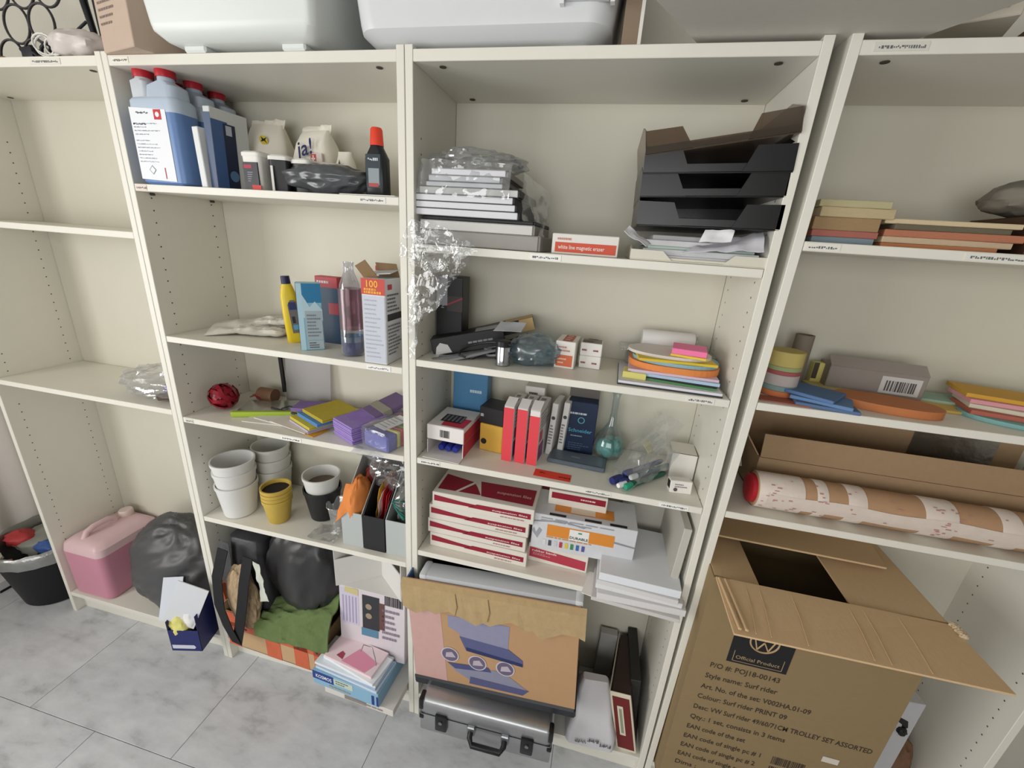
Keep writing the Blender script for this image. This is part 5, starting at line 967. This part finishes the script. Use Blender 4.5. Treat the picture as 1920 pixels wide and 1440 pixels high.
# sticky note shelf
Z = 1.3475
z = Z
for k, (th, hx, lb) in enumerate(((.014, 'c8764a', 'orange round note pad lowest in the round pile'), (.012, '7f9a98', 'blue-grey round note pad second in the round pile'), (.026, 'b9b0ac', 'pale grey round note pad in the middle of the round pile'), (.009, 'a8585a', 'dull red round note pad in the round pile'), (.010, '9aa878', 'green round note pad near the top of the round pile'), (.034, 'c2b06a', 'mustard round note pad on top of the round pile'))):
    solo('note_pad', lb, 'note pad', lathe([(.037, 0), (.038, .001), (.038, th-.001), (.037, th)], 28), col(hx, .65, .05), (.905, .095, z), group='round note pads', smooth=40); z += th+.0002
t = thing('tape_gun', 'brown cardboard tube standing behind the round note pads', 'tube', (.985, .215, Z)); mo('tube', lathe([(.02, 0), (.021, .001), (.021, .128), (.018, .128), (.018, .01)], 24), col('857a6c', .7, .05), t, 40)
b = Bx('tiny_yellow_box', 'small yellow and black box at the back of the note shelf', 'box', .03, .02, .06, (1.04, .215, Z), col('d8cc7a', .5)); b.pr('f', 0, .3, .4, 1, col('4a4038', .5))
for k, (x, y, rz, hx, w_, d_, lb) in enumerate(((.985, .05, 0, '566f94', .12, .09, 'dark blue sheet stack lowest at the front of the note shelf'), (.985, .06, -14, '6080a8', .115, .10, 'mid blue sheet stack lying crosswise at the front'), (.97, .07, -28, '51709a', .105, .10, 'upper blue sheet stack of the blue pile'))): stk('blue_cards', lb, 'cards', x-w_/2, x+w_/2, y-d_/2, y+d_/2, Z+.0082*k, Z+.0082*k+.008, col(hx, .65, .05), rz-10, 'blue sheets in the pile')
cards('thin red card lying under the blue sheets at the left', .90, .035, Z, rect(.1, .04), .002, 'a8604c', -6, 'loose cards')
cards('orange oval card stack on the note shelf', 1.13, .085, Z, oval(.20, .105, 40, 2.4), .018, 'bd7648', -10, 'oval cards')
cards('pale yellow cards behind the orange ovals', 1.07, .19, Z, rect(.12, .07), .01, 'c9bd80', 8, 'loose cards')
b = Bx('grey_label_box', 'grey carton with a white barcode label lying behind the orange ovals', 'carton', .20, .07, .065, (1.145, .17, Z), col('8f8680', .65, .06), rz=-6); b.pr('f', .55, .2, .95, .85, col('c9c6c4', .6), 'label'); b.bars('f', .6, .3, .9, .7, col('55504e', .6), 12, 5)
mo('flap', xf(box(-.1, .1, -.001, .001, 0, .035), (0, .0, .065), rx=D2(-55)), col('9a918a', .65), b.o)
cards('mint green cards right of the grey carton', 1.30, .20, Z, rect(.13, .08), .012, 'a3c2b0', -8, 'loose cards'); cards('yellow oval card under the mint cards', 1.27, .135, Z, oval(.14, .06), .006, 'd6b766', -4, 'oval cards')
z = Z
for k, (hx, rz, lb, pts) in enumerate((('7fb0ae', -10, 'turquoise oval cards lowest at the right edge', oval(.22, .13)), ('b56554', -14, 'red cards lying on the turquoise ovals', rect(.2, .1)), ('d3cdb8', -18, 'cream cards lying on the red ones', rect(.19, .1)), ('d89aa2', -12, 'pink cards third from the top at the right edge', rect(.2, .1)), ('cf9f3c', -16, 'golden yellow cards on top at the right edge', rect(.2, .11)))): cards(lb, 1.40+.004*k, .10+.014*k, z, pts, .009, hx, rz, 'cards at the right edge'); z += .0093
# cardboard shelf
Z = 1.0605
t = thing('long_carton', 'long open brown carton with raised back flap on the cardboard shelf', 'carton', (1.245, .185, Z)); w2 = .325
mo('front_panel', box(-w2, w2, -.07, -.066, 0, .105), CARD, t); mo('front_flap', xf(box(-w2+.002, w2, -.0015, .0015, 0, .062), (0, -.068, .106), rx=D2(-8)), CARD, t); mo('back_panel', box(-w2, w2, .07, .074, 0, .22), CARD, t)
for s in (-1, 1): mo('end_panel', box(s*w2-(.004 if s > 0 else 0), s*w2+(0 if s > 0 else .004), -.066, .07, 0, .105), CARD, t)
mo('end_flap', xf(box(-.0015, .0015, -.06, .06, 0, .07), (-w2, 0, .106), ry=D2(-35)), CARD, t); mo('base', box(-w2, w2, -.066, .07, 0, .003), CARD, t)
mo('tape', xf(box(.08, .27, -.0012, -.0004, .1, .2), (0, .07, 0)), film('a8977e', .3, .35, .85), t)
solo('inner_film', 'crumpled translucent film lying in the long open carton', 'film', sheet((-.12, -.04, .0), (.14, -.04, .0), (.14, .04, .03), (-.12, .04, .03), 18, 8, .008, 25, 3), film('b5aca2', .45, .25, .8), (1.33, .19, Z+.088), smooth=40)
t = thing('wrapped_tube', 'mailing tube wrapped in brown paper and white printed tape', 'tube', (.90, .058, Z+.0455), 0)
mo('tube', xf(lathe([(.04, 0), (.0435, .003), (.0435, .66), (.04, .664)], 36), ry=D2(90)), col('b28d6c', .7, .08, .1, 30), t, 40)
TW = col('d6c9be', .4, .06, .2, 35); RP = col('b98480', .6)
for x0, x1 in ((0, .10), (.125, .15), (.19, .23), (.345, .41), (.49, .53)):
    mo('tape_band', xf(lathe([(.0438, x0+.001), (.0444, x0+.002), (.0444, x1)], 36, False), ry=D2(90)), TW, t, 40)
for y0, a in ((-.03, .25), (.18, .3)):
    v, f = [], []
    for i in range(31):
        for j in range(6): an = D2(150+a*40+j*9+3*math.sin(i*.6)); v.append((.02+.62*i/30, .0449*math.cos(an), .0449*math.sin(an)+0))
    for i in range(30):
        for j in range(5): q = i*6+j; f.append((q, q+1, q+7, q+6))
    mo('tape_strip', (v, f), TW, t, 40); break
rd = random.Random(12)
pv = []
for k in range(60):
    x = rd.choice((rd.uniform(.005, .08), rd.uniform(.12, .145), rd.uniform(.1, .6), rd.uniform(.36, .41))); an = D2(rd.uniform(110, 215)); wv, hv = rd.uniform(.004, .011), D2(rd.uniform(2, 5)); r = .0456
    pv.append(([(x, r*math.cos(an), r*math.sin(an)), (x+wv, r*math.cos(an), r*math.sin(an)), (x+wv, r*math.cos(an+hv), r*math.sin(an+hv)), (x, r*math.cos(an+hv), r*math.sin(an+hv))], [(0, 1, 2, 3)]))
mo('tape_print', join(*pv), RP, t, kind='stuff')
mo('end_cap', xf(lathe([(.03, -.012), (.036, -.01), (.036, .0)], 28), ry=D2(90)), col('a8202c', .4), t, 40)
solo('white_scrap', 'white paper scrap with black tape tucked left of the long carton', 'paper', sheet((-.025, -.04, .0), (.03, -.04, .01), (.035, .04, .06), (-.02, .04, .05), 8, 8, .006, 30, 5, .001), col('d6d2cc', .6), (.872, .20, Z+.04), smooth=40)
# ------------------------------------------------------------------ big carton at the foot
Z = .1065
BX0, BX1, BY0, BY1, ZT = .829, 1.328, -.048, .25, .90
t = thing('trolley_set_carton', 'large open brown carton printed with product details and a round car emblem', 'carton', ((BX0+BX1)/2, (BY0+BY1)/2, Z)); w2, d2, hh = (BX1-BX0)/2, (BY1-BY0)/2, ZT-Z
CARD_SHADED = col('8f7a59', .85, .05, .05, 70); CARD_LIT = col('d2b38b', .85, .06, .05, 50, st=(6, 1, 1))  # one cardboard: front shade and flap top light put into the colours
th = .005
mo('front_panel', box(-w2, w2, -d2, -d2+th, 0, hh), CARD_SHADED, t); mo('back_panel', box(-w2, w2, d2-th, d2, 0, hh), CARD_SHADED, t); mo('base', box(-w2, w2, -d2+th, d2-th, 0, th), CARD_SHADED, t)
for s in (-1, 1): mo('side_panel', box(-w2 if s < 0 else w2-th, -w2+th if s < 0 else w2, -d2+th, d2-th, 0, hh), CARD_SHADED, t)
def slabp(name, q, mat, thk=.005):
    """cardboard flap through four points"""
    A, B, C_, D_ = map(Vector, q); nn = ((B-A).cross(D_-A)).normalized()*thk
    v = [tuple(p) for p in (A, B, C_, D_)]+[tuple(p-nn) for p in (A, B, C_, D_)]
    return mo(name, (v, [(0, 1, 2, 3), (7, 6, 5, 4), (0, 4, 5, 1), (1, 5, 6, 2), (2, 6, 7, 3), (3, 7, 4, 0)]), mat, t)
ff = slabp('front_flap', [(-w2+.006, -d2-.157, hh-.002), (w2+.002, -d2-.156, hh+.004), (w2-.002, -d2, hh+.004), (-w2+.004, -d2, hh+.004)], CARD_LIT)
for x in (-.20, -.17, -.10, .02, .05, .12): mo('crease', xf(tube([(0, -.15, 0), (.012, -.08, 0), (.02, -.004, 0)], .0010, 6), (x, -d2, hh+.003)), CARD_LIT, ff)
for q in (.010, .024): mo('bent_edge', xf(bev(box(-.004, .004, -.15, -.002, 0, .006), .002), (-w2+q, -d2, hh+.001), rz=D2(3), ry=D2(12)), CARD_LIT, ff)
slabp('left_flap', [(-w2+.004, -d2+.01, hh+.001), (-w2+.112, -d2+.01, hh-.012), (-w2+.112, d2-.01, hh-.012), (-w2+.004, d2-.01, hh+.001)], CARD_LIT)
slabp('right_flap', [(w2-.194, -d2+.006, hh-.004), (w2-.004, -d2+.006, hh+.003), (w2-.004, d2-.01, hh+.003), (w2-.194, d2-.01, hh-.004)], CARD_LIT)
slabp('back_flap', [(-w2+.03, d2-.15, hh+.022), (w2-.05, d2-.15, hh+.018), (w2-.02, d2-.003, hh+.010), (-w2+.004, d2-.003, hh+.010)], CARD_LIT)
rd = random.Random(5)
for k in range(5): mo('torn_fibre', xf(blob(.008, .006, .005, k, .4, 3, 12, 8), (w2-.004+.006*rd.random(), -d2-.004-.012*k*.6, hh+.003)), col('cbb89a', .9), ff)
yF = -d2-.0008
def ptx(s, x, z_, h, wd): g = glyphs(s, True); mx = max(p[0] for p in g[0]); mo('lettering', place2d(g, (x-(BX0+BX1)/2, yF, z_-Z), (1, 0, 0), (0, 0, 1), wd/mx, h), col('41372c', .8), t)
ptx('P/O #: POJ18-00143', .878, .614, .024, .17); ptx('Style name: Surf rider', .874, .574, .024, .178); ptx('Art. No. of the set: V002HA.01-09', .872, .533, .024, .27)
ptx('Colour: Surf rider PRINT 09', .870, .494, .024, .225); ptx('Desc: VW Surf rider 49/60/71CM TROLLEY SET ASSORTED', .868, .452, .024, .44); ptx('Qty.: 1 set, consists in 3 items', .867, .411, .024, .245)
ptx('EAN code of the set', .866, .370, .024, .155); ptx('EAN code of single pc # 1', .865, .330, .024, .205); ptx('EAN code of single pc # 2', .864, .291, .024, .20); ptx('EAN code of single pc # 3', .863, .252, .024, .20); ptx('Dims :', .862, .214, .024, .06)
rd = random.Random(8); bv = []
for z_ in (.318, .278, .24):
    x = 1.10
    while x < 1.18: e = x+rd.uniform(.001, .004); bv.append(box(x-(BX0+BX1)/2, e-(BX0+BX1)/2, yF-.0002, yF+.0002, z_-Z, z_+.03-Z)); x = e+rd.uniform(.001, .003)
mo('barcode', join(*bv), col('41372c', .8), t)
mo('emblem_panel', box(.912-(BX0+BX1)/2, 1.055-(BX0+BX1)/2, yF-.0002, yF+.0002, .648-Z, .79-Z), col('1e1e20', .6), t)
EM = col('b59a74', .8); ex, ez = .985-(BX0+BX1)/2, .735-Z
mo('emblem_ring', xf(ring(0, 0, .033, 0, .0022, 40), (ex, yF-.0003, ez)), EM, t)
def stroke(pts): return join(*[tube([(ex+a[0], yF-.0003, ez+a[1]), (ex+b_[0], yF-.0003, ez+b_[1])], .002, 5) for a, b_ in zip(pts, pts[1:])])
mo('emblem_letters', join(stroke([(-.013, .029), (0, .004), (.013, .029)]), stroke([(-.027, .017), (-.013, -.026), (0, -.001), (.013, -.026), (.027, .017)])), EM, t)
mo('emblem_frame', join(*[tube([(a[0]-(BX0+BX1)/2, yF-.0003, a[1]-Z), (b_[0]-(BX0+BX1)/2, yF-.0003, b_[1]-Z)], .0008, 4) for a, b_ in (((.925, .655), (1.042, .655)), ((.925, .655), (.925, .69)), ((1.042, .655), (1.042, .69)))]), EM, t)
g = glyphs('Official Product', False); mx = max(p[0] for p in g[0]); mo('lettering', place2d(g, (.93-(BX0+BX1)/2, yF-.0006, .664-Z), (1, 0, 0), (0, 0, 1), .105/mx, .016), EM, t)
mo('white_tape', box(1.21-(BX0+BX1)/2, 1.25-(BX0+BX1)/2, yF-.0003, yF, .38-Z, .40-Z), col('d6cfc2', .4), t)
b = Bx('white_photo_box', 'white box with a dark photograph panel standing right of the large carton', 'box', .15, .13, .40, (1.425, .085, Z), col('c4c4c8', .45, .03), rz=4); b.pr('f', .08, .2, .62, .72, col('33262c', .4)); b.ln('f', .2, .24, .5, .4, 5, col('8a7468', .5), 3); b.poly('f', [(.6, .86), (.85, .82), (.9, .76), (.8, .72), (.78, .78), (.62, .82)], BLACK); b.ln('f', .1, .08, .7, .14, 2, col('6a6c72', .6), 4); mo('corner_knob', xf(blob(.012, .012, .012, 3, .2, 2, 12, 8), (.045, -.004, .28)), BLACK, b.o)
solo('brown_crumpled_bag', 'crumpled brown and red bag beside the white box at the bottom right', 'bag', blob(.045, .07, .10, 99, .16, 1.8, 36, 26, ridge=.6), col('7a5a44', .7, .35, .4, 14), (1.53, .16, Z), smooth=50)
